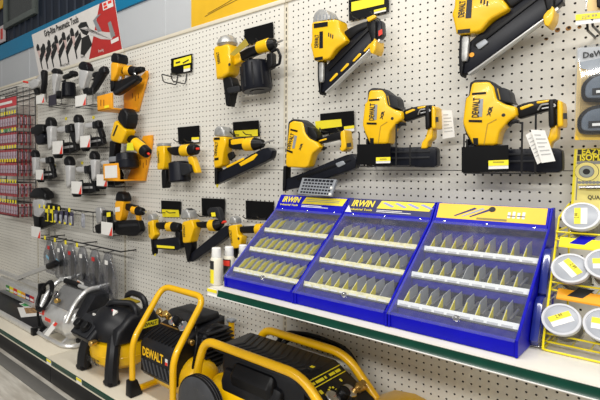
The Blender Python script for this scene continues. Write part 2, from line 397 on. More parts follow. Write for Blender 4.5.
# ================================================================== blue drill bit cabinets on the shelf
CW = 0.313
SL0, SL1 = (0.430, 0.794), (0.128, 1.014)               # slope of the clear cover: (d, z) bottom and top
def on_slope(t): return (SL1[0]+(SL0[0]-SL1[0])*t, SL1[1]+(SL0[1]-SL1[1])*t)
sd, sz = SL0[0]-SL1[0], SL0[1]-SL1[1]
sl_len = math.hypot(sd, sz)
SLD = Vector((0, -sd/sl_len, sz/sl_len))                # down the slope
SLN = Vector((0, sz/sl_len, sd/sl_len)); SLN = SLN if SLN.z > 0 else -SLN
M_DIV = mat('bin_divider_grey', (0.44, 0.45, 0.46), 0.35, metal=0.1, var=0.1)
M_TRAY = mat('tray_grey', (0.17, 0.17, 0.17), 0.5, var=0.3, scale=60)
M_STRIPW = mat('strip_white', (0.85, 0.85, 0.84), 0.5, var=0.04)
M_STRIPY = mat('strip_cream', (0.82, 0.76, 0.46), 0.5, var=0.2, scale=80)
M_BITS = mat('drill_steel', (0.30, 0.30, 0.31), 0.3, metal=0.8, var=0.2)
def cabinet(x0, label, style):
    x1 = x0+CW-0.002
    t = thing('drill_bit_cabinet', label, 'display cabinet', (x0+CW/2, -0.2, SHELF_Z+0.001), 'blue drill bit cabinets')
    zb = SHELF_Z+0.002
    prof = [(-0.06, zb), (-0.430, zb), (-0.430, 0.790), (-SL1[0], SL1[1]+0.004), (-0.086, 1.078), (-0.06, 1.078)]
    for x in (x0, x1-0.007):
        bm = BM(); prism(bm, prof, (x, 0, 0), YA, ZA, XA, 0, 0.007, 0.0015, 1); obj('side_panel', bm, M_BLUE, t)
    bm = BM(); box(bm, (x0+0.007, -0.426, zb), (x1-0.007, -0.418, 0.790), 0.001); obj('front_panel', bm, M_BLUE, t)
    bm = BM(); box(bm, (x0+0.007, -0.062, zb), (x1-0.007, -0.068, 1.070)); obj('back_panel', bm, M_BLUE, t)
    # header: sloped sign face
    hb, ht = Vector((0, -SL1[0]+0.010, SL1[1]+0.012)), Vector((0, -0.088, 1.078))
    hd = (ht-hb); hl = hd.length; hd.normalize(); hn = XA.cross(hd)
    def hp(x, s, lift): return Vector((x, 0, 0))+hb+hd*s+hn*lift
    bm = BM(); hexa(bm, [hp(x0+.007, 0, 0), hp(x1-.007, 0, 0), hp(x1-.007, hl, 0), hp(x0+.007, hl, 0), hp(x0+.007, 0, -.008), hp(x1-.007, 0, -.008), hp(x1-.007, hl, -.008), hp(x0+.007, hl, -.008)])
    hdr = obj('header_sign', bm, M_NAVYP if style == 1 else M_BLUE, t, False)
    def patch(name, xa, xb, s0, s1, m, lift=0.0006, sk=0.0, th=.0006):
        bm = BM(); hexa(bm, [hp(xa, s0, lift), hp(xb, s0, lift), hp(xb+sk, s1, lift), hp(xa+sk, s1, lift), hp(xa, s0, lift-th), hp(xb, s0, lift-th), hp(xb+sk, s1, lift-th), hp(xa+sk, s1, lift-th)])
        return obj(name, bm, m, hdr, False)
    bm = BM(); hexa(bm, [hp(x0+.007, -.014, .004), hp(x1-.007, -.014, .004), hp(x1-.007, .003, .004), hp(x0+.007, .003, .004), hp(x0+.007, -.014, -.004), hp(x1-.007, -.014, -.004), hp(x1-.007, .003, -.004), hp(x0+.007, .003, -.004)])
    rl = obj('hinge_rail', bm, M_BLUE, t)
    for f in (0.12, 0.5, 0.88):
        bm = BM(); lathe(bm, [(0, .0035), (.0015, .003), (.002, .001)], hp(x0+CW*f, -.006, .004), hn, 10); obj('screw', bm, M_CHR, rl)
    M_PY = mat('header_yellow', (0.86, 0.70, 0.05), 0.45, var=0.05); M_PO = mat('header_gold', (0.88, 0.56, 0.035), 0.45, var=0.08, scale=8)
    if style < 2:
        text('lettering', 'IRWIN', hp(x0+.062, hl*.66, .0008), XA, hd, hl*.42, M_PY, hdr, width=.088, bold=0.035, shear=0.25)
        text('lettering', 'Industrial Tools', hp(x0+.060, hl*.27, .0008), XA, hd, hl*.13, M_PY, hdr, width=.086, bold=0.02)
        patch('print_panel', x0+.118, x1-.014, hl*.42, hl*.93, M_PY, sk=.012)
        if style == 0:
            for k, (f, c) in enumerate(((.74, M_GREYP), (.62, M_GREYP))):
                patch('bit_picture', x0+.135, x1-.03, hl*f-.0012, hl*f+.0012, c, .0010)
        else:
            mb = mat('picture_lilac', (0.32, 0.34, 0.62), 0.5)
            for k in range(4):
                xa = x0+.135+k*.043
                bm = BM(); pts = [hp(xa, hl*.78, .001), hp(xa+.010, hl*.84, .001), hp(xa+.045, hl*.60, .001), hp(xa+.036, hl*.53, .001)]
                bm.faces.new([bm.verts.new(p) for p in pts]); obj('bit_picture', bm, mb, hdr, False)
        for k, wd in enumerate((.09, .12)):
            patch('print_line', x0+.12, x0+.12+wd, hl*(.28-.09*k), hl*(.32-.09*k), M_WHT, .0009)
        if style == 1:
            bm = BM(); pts = [hp(x0+.004, .002, .005), hp(x0+.03, .002, .005), hp(x0+.012, hl*.5, .005)]
            bm.faces.new([bm.verts.new(p) for p in pts]); obj('paper_scrap', bm, M_WHT, t, False)
    else:
        patch('print_panel', x0+.010, x1-.012, hl*.12, hl*.97, M_PO)
        for k in range(3):
            bm = BM(); a = x0+.06+k*.022
            pts = [hp(a, hl*.30, .001), hp(a+.004, hl*.26, .001), hp(a+.062, hl*.74, .001), hp(a+.055, hl*.82, .001)]
            bm.faces.new([bm.verts.new(p) for p in pts]); obj('bit_picture', bm, M_NAVYP if k != 1 else M_GREYP, hdr, False)
        bm = BM(); lathe(bm, [(0, .009), (.0005, .009)], hp(x0+.163, hl*.76, .0008), hn, 16); obj('bit_picture', bm, M_INK, hdr)
        for k in range(4): patch('bit_picture', x0+.205+k*.012, x0+.212+k*.012, hl*.34, hl*(.66+.04*(k % 2)), M_WHT, .001)
        for k in range(2): patch('bit_picture', x0+.205+k*.024, x0+.225+k*.024, hl*.44, hl*.48, M_NAVYP, .0016)
        patch('print_line', x0+.125, x0+.205, hl*.16, hl*.27, mat('print_olive', (0.25, 0.2, 0.05), 0.5), .0012)
    # three tiers of bins
    for k, tt in enumerate((0.275, 0.575, 0.88)):
        d, z = on_slope(tt); d -= 0.004; z -= 0.010
        bm = BM(); hexa(bm, [(x0+.008, -d, z-.006), (x1-.008, -d, z-.006), (x1-.008, -(d-.11), z-.002), (x0+.008, -(d-.11), z-.002), (x0+.008, -d, z-.010), (x1-.008, -d, z-.010), (x1-.008, -(d-.11), z-.006), (x0+.008, -(d-.11), z-.006)])
        tr = obj('bin_tray', bm, M_TRAY, t, False)
        a0 = Vector((0, -d, z-.010)); st = (ZA*0.9+YA*0.35).normalized(); sn = XA.cross(st)
        bm = BM(); hh = .019
        def q(x, s, l): return Vector((x, 0, 0))+a0+st*s+sn*l
        hexa(bm, [q(x0+.008, 0, 0), q(x1-.008, 0, 0), q(x1-.008, hh, 0), q(x0+.008, hh, 0), q(x0+.008, 0, -.002), q(x1-.008, 0, -.002), q(x1-.008, hh, -.002), q(x0+.008, hh, -.002)])
        ls = obj('label_strip', bm, M_STRIPW if style == 2 else M_STRIPY, t, False)
        for n in range(9):
            xa = x0+.014+n*(CW-.03)/9; bm = BM()
            hexa(bm, [q(xa, .002, .0006), q(xa+.024, .002, .0006), q(xa+.024, .010, .0006), q(xa, .010, .0006), q(xa, .002, .0001), q(xa+.024, .002, .0001), q(xa+.024, .010, .0001), q(xa, .010, .0001)])
            obj('bin_label', bm, M_WHT if style < 2 else mat('label_print', (0.5, 0.5, 0.52), 0.5), ls, False)
        bm = BM(); box(bm, (x0+.008, -(d-.112), z-.055), (x1-.008, -(d-.110), z-.004)); obj('riser', bm, M_BLUE, t, False)
        bm = BM(); box(bm, (x0+.008, -(d-.010), z-.034), (x1-.008, -(d-.012), z-.010)); obj('riser', bm, M_BLUE, t, False)
        nd = 9
        for n in range(nd):
            x = x0+.022+(n+.3*R.random()*0)*(CW-.04)/nd
            prf = [(-(d-.004), z-.002), (-(d-.008), z+.005), (-(d-.052), z+.033), (-(d-.104), z+.040), (-(d-.105), z-.002)]
            bm = BM(); prism(bm, prf, (x, 0, 0), YA, ZA, XA, 0, .0015); dv = obj('divider', bm, M_DIV, t, False)
            if style == 0 and k == 0 and n in (5,): continue
            if style == 0:   # long yellow tickets
                pf = [(-(d-.014), z+.005), (-(d-.042), z+.006), (-(d-.086), z+.034), (-(d-.056), z+.032)]
            else:
                pf = [(-(d-.005), z+.0), (-(d-.009), z+.006), (-(d-.044), z+.027), (-(d-.044), z+.0)]
            if R.random() < 0.08: continue
            bm = BM(); prism(bm, pf, (x+.0016, 0, 0), YA, ZA, XA, 0, .0012); obj('ticket', bm, M_LAB, dv, False)
            if R.random() < 0.6:
                bm = BM(); yy = d-.02-R.random()*.02
                tube(bm, [(x+.012, -yy, z+.006), (x+.016, -(yy-.06), z+.020)], .0035, 6); obj('drill_bit', bm, M_BITS, dv)
    # hinged clear cover and lock
    bm = BM(); c0 = on_slope(-.02); c1 = on_slope(1.04)
    n0 = SLN*.006
    a = Vector((x0+.004, -c0[0], c0[1]))+n0; b = Vector((x1-.004, -c0[0], c0[1]))+n0; c = Vector((x1-.004, -c1[0], c1[1]))+n0; e = Vector((x0+.004, -c1[0], c1[1]))+n0
    bm.faces.new([bm.verts.new(p) for p in (e, c, b, a)])
    cv = obj('clear_cover', bm, M_CLEAR, t, False)
    d, z = on_slope(.955)
    bm = BM(); lathe(bm, [(0, .009), (.004, .009), (.007, .0065), (.007, .003), (.005, .002)], Vector((x0+CW*.56, -d, z))+SLN*.0065, SLN, 16); obj('lock', bm, M_CHR, t)
    if style == 2:          # side hooks with blue packs on the right end of the row
        M_PK = mat('pack_blue', (0.012, 0.022, 0.20), 0.2, var=0.15, coat=0.6)
        for (dd, zz, hh) in ((.190, .918, .120), (.270, .812, .108)):
            pf = soften([(-(dd-.075), zz-hh/2), (-(dd+.075), zz-hh/2), (-(dd+.020), zz+hh/2), (-(dd-.075), zz+hh/2)], 1, .12)
            bm = BM(); prism(bm, pf, (x1+.001, 0, 0), YA, ZA, XA, 0, .019, .005, 2); pk = obj('side_pack', bm, M_PK, t)
            bm = BM(); lathe(bm, [(0, .034), (.002, .034), (.003, .028)], (x1+.0195, -dd-.004, zz-.006), XA, 20); obj('pack_emblem', bm, mat('emblem_blue', (0.06, 0.08, 0.42), 0.3), pk)
            bm = BM(); box(bm, (x1+.0226, -dd-.012, zz-.010), (x1+.0232, -dd+.010, zz+.003)); obj('pack_print', bm, M_LAB if zz < .85 else M_REDB, pk)
            bm = BM(); tube(bm, bend([(x1, -dd-.05, zz-hh/2-.004), (x1+.0225, -dd-.05, zz-hh/2-.004), (x1+.0225, -dd+.05, zz-hh/2-.004), (x1, -dd+.05, zz-hh/2-.004)], .01), .0015, 6); obj('wire_holder', bm, M_CHR, t)
    return t
cabinet(0.040, 'blue drill bit cabinet beside the bottles, long yellow tickets in its bins', 0)
cabinet(0.040+CW, 'blue drill bit cabinet in the middle, slanted bits printed on its header', 1)
cabinet(0.040+2*CW, 'blue drill bit cabinet with plain gold header and white label strips', 2)

# grey perforated index tray standing behind the first cabinet
t = thing('index_tray', 'small grey perforated steel tray propped on top of blue cabinet', 'tray', P(318, 194, 0.12))
c = [P(302.5, 177.8, 0.112), P(336.5, 179.5, 0.112), P(331, 195.5, 0.128), P(297.5, 193.5, 0.128)]
ux = (c[1]-c[0]); vy = (c[3]-c[0]); nn = ux.cross(vy).normalized()
if nn.y > 0: nn = -nn
def tp(u, v, l=0): return c[0]+ux*u+vy*v+nn*l
bm = BM(); hexa(bm, [tp(0, 0), tp(1, 0), tp(1, 1), tp(0, 1), tp(0, 0, -.012), tp(1, 0, -.012), tp(1, 1, -.012), tp(0, 1, -.012)]); tr = obj('tray_body', bm, M_GREYP, t, False)
for r in range(5):
    for k in range(10 if r else 8):
        n = 10 if r else 8
        u = .06+(k+.5)*.88/n; v = .12+r*.19; s = .032 if r else .045
        bm = BM(); hexa(bm, [tp(u-s, v-s*1.6, .0006), tp(u+s, v-s*1.6, .0006), tp(u+s, v+s*1.6, .0006), tp(u-s, v+s*1.6, .0006), tp(u-s, v-s*1.6, .0), tp(u+s, v-s*1.6, 0), tp(u+s, v+s*1.6, 0), tp(u-s, v+s*1.6, 0)])
        obj('bit_hole', bm, M_BLU_BLK, tr, False)
for u, v in ((.93, .52), (.95, .9)):
    bm = BM(); lathe(bm, [(0, .006), (.003, .005), (.004, .002)], tp(u, v, 0), nn, 10); obj('knob', bm, M_WHT, tr)

# three bottles at the shelf end
def bottle(px, py, d, label, mb, mcap, bands, h=.115, r=.020):
    b = P(px, py, d); b.z = SHELF_Z+.001
    t = thing('bottle', label, 'bottle', b, 'bottles at the shelf end')
    bm = BM(); lathe(bm, [(0, r*.92), (.004, r), (h*.68, r), (h*.74, r*.8), (h*.76, r*.62)], b, ZA, 20); obj('bottle_body', bm, mb, t)
    bm = BM(); lathe(bm, [(h*.745, r*.78), (h*.76, r*.8), (h*.985, r*.74), (h, r*.66)], b, ZA, 20); obj('cap', bm, mcap, t)
    for (f0, f1, m, a0, a1) in bands:                    # paper labels wrapped part of the way round
        bm = BM(); n = 14; rr = r*(1.015 if m is not M_REDB else 1.03); lo = []; hi = []
        for k in range(n+1):
            a = math.radians(a0+(a1-a0)*k/n); x, y = b.x+rr*math.cos(a), b.y+rr*math.sin(a)
            lo.append(bm.verts.new((x, y, b.z+h*f0))); hi.append(bm.verts.new((x, y, b.z+h*f1)))
        for k in range(n): bm.faces.new((lo[k], lo[k+1], hi[k+1], hi[k]))
        obj('label_band', bm, m, t)
    return t
M_CREAM = mat('bottle_cream', (0.72, 0.68, 0.56), 0.4, var=0.03); M_CAPW = mat('cap_white', (0.82, 0.82, 0.80), 0.4, var=0.02)
bottle(216.4, 288, .425, 'cream bottle with yellow and black label at the shelf end', M_CREAM, M_CAPW, ((.05, .42, M_LAB, 150, 290), (.43, .66, M_INK, 150, 290)), .140, .0235)
bottle(229, 284, .362, 'dark labelled bottle with white cap beside the cream one', M_CREAM, M_CAPW, ((.04, .66, M_INK, 150, 330), (.48, .63, M_REDB, 230, 320)), .138, .0225)
bottle(243, 279, .292, 'white capped bottle half hidden behind the first blue cabinet', M_CREAM, M_CAPW, ((.1, .55, M_INK, 150, 330),), .138, .0215)

# ================================================================== yellow wire rack with plastic jars
t = thing('jar_rack', 'yellow wire rack of bit jars standing on the shelf', 'rack', (1.1, -.2, SHELF_Z))
M_YW = mat('rack_yellow', (0.88, 0.72, 0.01), 0.35, var=0.03)
rx0, rx1 = 1.004, 1.212
tiers = ((.235, .786), (.185, .904), (.135, 1.026))       # (d, z) of each jar bay
zb = SHELF_Z+.004
def rod(name, pts, r=.0026, m=M_YW, par=None, n=6):
    bm = BM(); tube(bm, pts, r, n); return obj(name, bm, m, par)
rod('base_wire', bend([(rx0, -.03, zb), (rx0, -.326, zb), (rx1, -.326, zb), (rx1, -.03, zb)], .01), par=t)
for x in (rx0, rx1):
    rod('side_wire', [(x, -.326, zb), (x, -.316, zb+.03), (x, -.165, 1.06), (x, -.03, 1.09), (x, -.03, zb)], par=t)
for d, z in tiers:
    for dz in (-.020, .0):
        rod('tier_wire', bend([(rx0, -.04, z+dz), (rx0, -(d+.066), z+dz), (rx1, -(d+.066), z+dz), (rx1, -.04, z+dz)], .006), .0024, par=t)
    for k in range(6):
        x = rx0+(k+.5)*(rx1-rx0)/6
        rod('cross_wire', [(x, -(d+.066), z-.020), (x, -.04, z-.020)], .0016, par=t)
M_LID = mat('lid_frosted', (.36, .38, .42), .35, var=.02)
M_LIDRIM = mat('lid_rim', (.56, .57, .60), .35, var=.02)
M_BITC = mat('bits_in_jar', (0.10, 0.085, 0.06), 0.5, metal=.3, var=.9, scale=160)
lidn = Vector((-.06, -.82, .56)).normalized()
def jar(px, py, d, label, ang, big=True):
    c = P(px, py, d)
    t = thing('bit_jar', label, 'jar', c-lidn*.06, 'clear jars in the yellow rack')
    r = .0390
    bm = BM(); lathe(bm, [(-.066, r*.86), (-.063, r*.9), (-.002, r*.94)], c, lidn, 28); obj('jar_body', bm, M_JAR, t)
    bm = BM(); lathe(bm, [(-.062, r*.82), (-.02, r*.86), (-.016, r*.4)], c, lidn, 20); obj('contents', bm, M_BITC, t)
    bm = BM(); lathe(bm, [(-.008, r), (0, r*1.02), (.004, r*1.0), (.004, r*.88), (.002, r*.86), (.002, .001)], c, lidn, 32); ld = obj('lid', bm, M_LIDRIM, t)
    bm = BM(); lathe(bm, [(.0024, r*.84), (.0028, r*.82)], c, lidn, 32); obj('lid_top', bm, M_LID, ld)
    ux = lidn.cross(ZA).normalized()*-1; ux = ux if ux.x > 0 else -ux; vy = lidn.cross(ux); vy = vy if vy.z > 0 else -vy
    a = math.radians(ang); e1 = ux*math.cos(a)+vy*math.sin(a); e2 = vy*math.cos(a)-ux*math.sin(a)
    def q(s, tt, l): return c+e1*s+e2*tt+lidn*l
    bm = BM(); hexa(bm, [q(-.023, -.013, .0036), q(.023, -.013, .0036), q(.023, .013, .0036), q(-.023, .013, .0036), q(-.023, -.013, .003), q(.023, -.013, .003), q(.023, .013, .003), q(-.023, .013, .003)]); st = obj('price_sticker', bm, M_WHT, ld, False)
    bm = BM(); hexa(bm, [q(-.023, .0, .0044), q(.023, .0, .0044), q(.023, .013, .0044), q(-.023, .013, .0044), q(-.023, .0, .0036), q(.023, .0, .0036), q(.023, .013, .0036), q(-.023, .013, .0036)]); obj('sticker_band', bm, M_LAB, ld, False)
    text('lettering', '2.99', q(0, .0075, .0045), e1, e2, .009, M_INK, ld)
jar(581, 216.5, .195, 'clear jar with frosted lid alone in the top row of the rack', 97)
jar(570.5, 268.5, .255, 'frosted lid jar in the middle row, sticker tilted down to the right', -45)
jar(605.5, 264, .255, 'frosted lid jar cut by the picture edge, middle row of the rack', 10)
jar(561.2, 319.5, .31, 'frosted lid jar in the bottom row next to the blue cabinet', 35)
jar(604.5, 325, .31, 'frosted lid jar cut by the picture edge, bottom row of the rack', 2)
for (px, py, d, an) in ((585, 241, .22, 0), (570, 291, .29, 0), (548, 327, .35, 0)):
    pass
for k, (x, d, z, lab) in enumerate(((1.015, .20, .995, 'flat yellow and blue bit card lying in the rack under the top jar'), (1.02, .245, .872, 'flat orange bit card lying in the rack under the middle jar'))):
    t2 = thing('bit_card', lab, 'card', (x+.03, -d, z), 'bit cards in the yellow rack')
    u = Vector((1, .0, -.02)); v = Vector((0, .6, .5)).normalized()
    p0 = Vector((x, -d-.03, z))
    bm = BM(); hexa(bm, [p0, p0+u*.10, p0+u*.10+v*.030, p0+v*.030, p0-ZA*.004, p0+u*.10-ZA*.004, p0+u*.10+v*.030-ZA*.004, p0+v*.030-ZA*.004]); obj('card_body', bm, M_LAB if k == 0 else M_ORA, t2, False)
    bm = BM(); q0 = p0+v*.01+ZA*.0006+u*.02; hexa(bm, [q0, q0+u*.03, q0+u*.05+v*.03, q0+u*.02+v*.03, q0-ZA*.0004, q0+u*.03-ZA*.0004, q0+u*.05+v*.03-ZA*.0004, q0+u*.02+v*.03-ZA*.0004]); obj('card_print', bm, M_BLUE if k == 0 else M_INK, t2, False)
# ================================================================== tools hanging on the pegboard
def shiftpx(x, y, d0, d1):                               # how far right the rear edge shows, in pixels
    p = P(x, y, d0); return proj((p.x, -d1, p.z))[0]-x
def px_shape(pts, d, th, fit=True):
    """outline traced in the photo -> (X,Z) outline of the near face at depth d, narrowed for the visible flank"""
    if fit:
        xs = [p[0] for p in pts]; a, b = min(xs), max(xs); cx = (a+b)/2; cy = sum(p[1] for p in pts)/len(pts)
        sh = shiftpx(cx, cy, d, d-th); k = max(0.45, (b-a-sh)/(b-a))
        pts = [(a+(p[0]-a)*k, p[1]) for p in pts]
    return [(P(x, y, d).x, P(x, y, d).z) for x, y in pts]
def part(name, pts, d, th, m, par, bev=0.006, fit=True, soft=1, seg=3):
    w2 = px_shape(pts, d, th, fit)
    if soft: w2 = soften(w2, soft, 0.13)
    bm = BM(); wall_prism(bm, w2, d, d-th, min(bev*.72, th*.48), seg)
    return obj(name, bm, m, par)
def flat(name, pts, d, m, par, th=.0012):                # thin print lying on a face
    bm = BM(); quad_px(bm, pts, d+th, th); return obj(name, bm, m, par, False)
def barrel(name, a, b, d, r0, r1, m, par, n=18, rnd=.15, d2=None):
    p = P(a[0], a[1], d); q = P(b[0], b[1], d if d2 is None else d2); L = (q-p).length; k = min(r0, r1)*rnd
    bm = BM(); lathe(bm, [(0, r0-k), (k, r0), (L-k, r1), (L, r1-k)], p, q-p, n); return obj(name, bm, m, par)
def wire(name, pts, r, m, par, n=6, rb=.006):
    bm = BM(); tube(bm, bend([P(*p) for p in pts], rb), r, n); return obj(name, bm, m, par)
def vtext(name, body, a, b, d, size, m, par, bold=.03):  # lettering running from pixel a to pixel b on plane d
    p, q = P(a[0], a[1], d), P(b[0], b[1], d); xd = (q-p); c = (p+q)/2
    yd = Vector((-xd.z, 0, xd.x))
    return text(name, body, c, xd, yd, size, m, par, width=xd.length, bold=bold, extrude=.0008)
def plate(name_label, pts, label, d=.012, glossy=True, price=None, strip=None, lines=False, group='black tool hook plates', par=None):
    """sign plate of a tool hook, fixed on the pegboard"""
    c = P(sum(p[0] for p in pts)/4, max(p[1] for p in pts), d)
    t = thing('hook_plate', label, 'hook plate', (c.x, 0, c.z), group) if par is None else par
    flat('plate', pts, d-.0012, M_CARD if glossy else M_BLK, t, .0018)
    # arms that carry the tool
    cx = sum(p[0] for p in pts)/4; yb = max(p[1] for p in pts)-2
    for k in (-.25, .25):
        w_ = (pts[1][0]-pts[0][0])*k
        p0 = P(cx+w_, yb, d-.004)
        bm = BM(); tube(bm, bend([(p0.x, -.0005, p0.z), (p0.x, -.055, p0.z), (p0.x, -.075, p0.z+.012)], .008), .0025, 6); obj('hook_arm', bm, M_WIRE, t)
    if strip: flat('yellow_strip', strip, d+.0006, M_LAB if len(strip) == 4 else M_YEL, t, .0008)
    if price:
        flat('price_tag', price, d+.0016, M_WHT, t, .0006)
        (xa, ya), (xb, yb2), (xc, yc), (xd, yd) = price
        flat('tag_band', [(xa, ya), (xb, yb2), (xb, (yb2+yc)/2), (xa, (ya+yd)/2)], d+.0026, M_LAB, t, .0006)
    return t

# ---------------------------------------------------------------- cordless brad nailers with battery (two alike)
def brad_cordless(label):
    t = thing('cordless_nailer', label, 'nail gun', (P(512, 172, .1).x, -.07, P(512, 172, .1).z), 'cordless nailers with batteries')
    d = .115
    core = [(468.7, 95), (469.8, 82.6), (476, 79.2), (491.3, 79.6), (501, 85), (509.2, 90.6), (511, 99), (516, 105), (517, 117), (509, 122), (500, 133), (497, 146), (472, 146), (464.5, 132), (461.8, 122), (465, 98)]
    part('motor_housing', core, d-.006, .070, M_RUB, t, .016)
    sh = [(468.9, 95.5), (471.8, 82.4), (488.3, 81.6), (493.6, 87), (496.6, 99.4), (504, 103.8), (515.6, 106.8), (517, 115), (508.5, 120.6), (499.2, 131.6), (496.4, 145.4), (473, 145.4), (465.4, 131.6), (462.2, 122.2), (465.4, 98)]
    shell = part('shell', sh, d, .060, M_YEL, t, .010, fit=False)
    for v in ([(472, 92.8), (486, 91.8), (486, 94), (472, 95)], [(468.6, 119.8), (482, 120), (482, 122.4), (468.6, 122)]): flat('vent', v, d, M_BLK, shell)
    vtext('lettering', 'DEWALT', (475.6, 117.6), (477.2, 97.6), d+.0004, .020, M_INK, shell)
    flat('badge', [(479, 99.5), (483.2, 98.5), (482, 116.6), (478, 116.8)], d, M_GREYP, shell)
    vtext('lettering', 'XR', (488.6, 116.2), (491.6, 106), d+.0004, .010, M_INK, shell, .05)
    flat('nose_print', [(472.8, 138), (478, 138), (478, 145), (473.6, 145)], d, M_BLK, shell)
    for q in ([(497, 88.6), (498, 88.4), (500.6, 99.4), (499.6, 99.6)], [(487.4, 123.4), (496.5, 118.6), (496.9, 119.6), (487.9, 124.4)], [(487, 124), (488, 124.4), (484.5, 144.6), (483.4, 144.6)]): flat('seam_line', q, d, mat('seam_shade', (.42, .25, .004), .5), shell, .0008)  # seams drawn in a darker shell yellow, as painted shadow lines
    bm = BM(); c = P(503.5, 115, d); lathe(bm, [(-.004, .005), (.001, .005), (.0015, .003)], c, -YA, 12); obj('screw', bm, M_INK, shell)
    part('rear_hood', [(499, 87), (505, 88), (509.6, 92), (511.5, 101), (514, 104), (505, 102), (499.5, 99)], d-.001, .052, M_RUB, t, .012, fit=False)
    part('handle', [(515.5, 106), (524.3, 102.6), (540.8, 99.6), (557, 98.6), (559, 108), (543.6, 111.2), (529.8, 115.4), (517.4, 119)], d-.018, .036, M_BLK, t, .014, fit=False)
    part('grip_inlay', [(519.5, 107.2), (531, 103.4), (534.5, 105), (520.5, 110.5)], d-.017, .012, M_YEL, t, .003, False)
    part('grip_inlay', [(536, 101.4), (550, 99.4), (550, 101.8), (537, 104)], d-.017, .012, M_YEL, t, .003, False)
    part('trigger', [(507, 122), (511, 119), (517.6, 119.4), (518.4, 123.6), (514, 122.6), (510.4, 124.4), (508.5, 127)], d-.014, .022, M_BLK, t, .003, False)
    wire('belt_hook', [(538, 110, .10), (541, 104.6, .108), (553, 103.4, .108), (556, 106, .108), (542, 108.6, .108)], .0022, M_SIL, t)
    part('battery_mount', [(547.6, 100), (558.5, 99), (559.5, 126), (549, 128)], d-.004, .062, M_BLK, t, .006)
    part('battery', [(557, 99.2), (566.6, 102.4), (568, 126), (557, 127.5)], d-.004, .064, M_YEL, t, .008)
    part('battery_foot', [(553, 126), (561, 125), (560.5, 138), (553, 142.5), (551, 150), (541, 150.4), (542.6, 143.4), (549.5, 137)], d-.016, .040, M_YEL, t, .006)
    flat('badge', [(563, 113), (567, 113), (567.2, 119), (563.2, 119)], d-.004, M_INK, t)
    mg = part('magazine', [(466, 146), (470, 144), (507, 149), (557, 148), (562, 151), (562.5, 170), (557, 173), (466, 170)], d-.024, .036, M_BLU_BLK, t, .006, False)
    for y in (153.5, 160.5): part('magazine_rib', [(500, y), (553, y-1), (553, y+1.2), (500, y+2.2)], d-.021, .008, M_RUB, mg, .001, False, 0)
    part('nose', [(465.5, 139), (472, 139), (472.5, 172), (467, 172)], d-.022, .040, M_BLK, t, .004)
    return t
def wire_cradle(x0, x1, ytop, ybot, ymid, d, card, label, cardlabel, price, group='wire cradles with black front cards'):
    """basket of black wire carrying a tool, with a black card at its front"""
    c = P((x0+x1)/2, ybot, d)
    t = thing('wire_cradle', label, 'tool hook', (c.x, 0, c.z), group)
    zb = P(x0, ybot, d).z-.004
    for i, x in enumerate((x0, x1)):
        X = P(x, ybot, d).x; zt = P(x, ytop[i], d).z
        bm = BM(); tube(bm, bend([(X, -.0005, zb), (X, -d, zb), (X, -d, zt)], .006), .0027, 6); obj('cradle_arm', bm, M_WIRE, t)
    Xa, Xb = P(card[0][0]+2, ybot, d).x, P(x1, ybot, d).x
    bm = BM(); tube(bm, [(Xa, -d, zb), (Xb, -d, zb)], .0025, 6); obj('cross_wire', bm, M_WIRE, t)
    bm = BM(); tube(bm, bend([(Xa, -.0005, zb), (Xa, -d, zb), (Xa, -d, zb+.12)], .006), .0025, 6); obj('cradle_arm', bm, M_WIRE, t)
    flat('front_card', card, d+.003, M_CARD, t, .0015)
    flat('price_tag', price, d+.0046, M_WHT, t, .0006)
    (xa, ya), (xb, yb2), (xc, yc), (xd, yd) = price
    flat('tag_band', [(xa, ya), (xb, yb2), (xb, yb2+(yc-yb2)*.62), (xa, ya+(yd-ya)*.62)], d+.0056, M_LAB, t, .0006)
    pa, pb = P(xa+2, (ya+yb2)/2+2, d+.0065), P(xb-2, (ya+yb2)/2+2, d+.0065)
    bm = BM(); box(bm, (pa.x+.006, -(d+.0060), pa.z-.0022), (pb.x-.006, -(d+.0065), pa.z+.0022)); obj('price_print', bm, mat('print_ochre', (.40, .33, .02), .5), t, False)
    return t
n2 = brad_cordless('largest cordless nailer with two white tags on its handle, above the gold header')
dl = P(361.7, 150, .115)-P(461.8, 150, .115)
n1 = copy_tree(n2, None, (dl.x, 0, P(370, 88, .115).z-P(472, 81.2, .115).z-.004))
n1['label'] = 'cordless nailer in the middle of the wall with one white tag behind it'
wire_cradle(521.5, 535, (122, 114), 172, 150, .123, [(461.6, 147), (508.4, 144.9), (508.4, 171.8), (461.6, 172.6)], 'wire cradle with black card under the largest cordless nailer', '', [(488.5, 160.6), (508.4, 159.8), (508.4, 168.6), (488.5, 169.2)])
wire_cradle(396, 410, (124, 145), 165, 150, .123, [(357, 144.4), (390.5, 143.6), (390.5, 164.4), (357, 164.8)], 'wire cradle with black card under the middle cordless nailer', '', [(376, 157.4), (390.3, 157), (390.3, 163), (376, 163.4)])
def hang_tag(pts, d, label, tilt=0.0):
    c = P(pts[0][0], pts[0][1], d)
    t = thing('hang_tag', label, 'tag', c, 'white paper tags')
    flat('paper', pts, d, M_WHT, t, .0008)
    (xa, ya), (xb, yb), (xc, yc), (xd, yd) = pts
    for k in range(6):
        f = .14+k*.12; g = f+.035
        L = lambda f: (xa+(xd-xa)*f, ya+(yd-ya)*f); Q = lambda f: (xb+(xc-xb)*f, yb+(yc-yb)*f)
        i = lambda a, b, s: (a[0]+(b[0]-a[0])*s, a[1]+(b[1]-a[1])*s)
        e = .85 if k % 3 else .6
        flat('print_line', [i(L(f), Q(f), .15), i(L(f), Q(f), e), i(L(g), Q(g), e), i(L(g), Q(g), .15)], d+.001, mat('print_faint', (.45, .45, .44), .6), t, .0004)
    return t
hang_tag([(525.6, 135), (532, 131.4), (545, 160), (537.4, 164.4)], .135, 'rear white paper tag hanging on the largest cordless nailer')
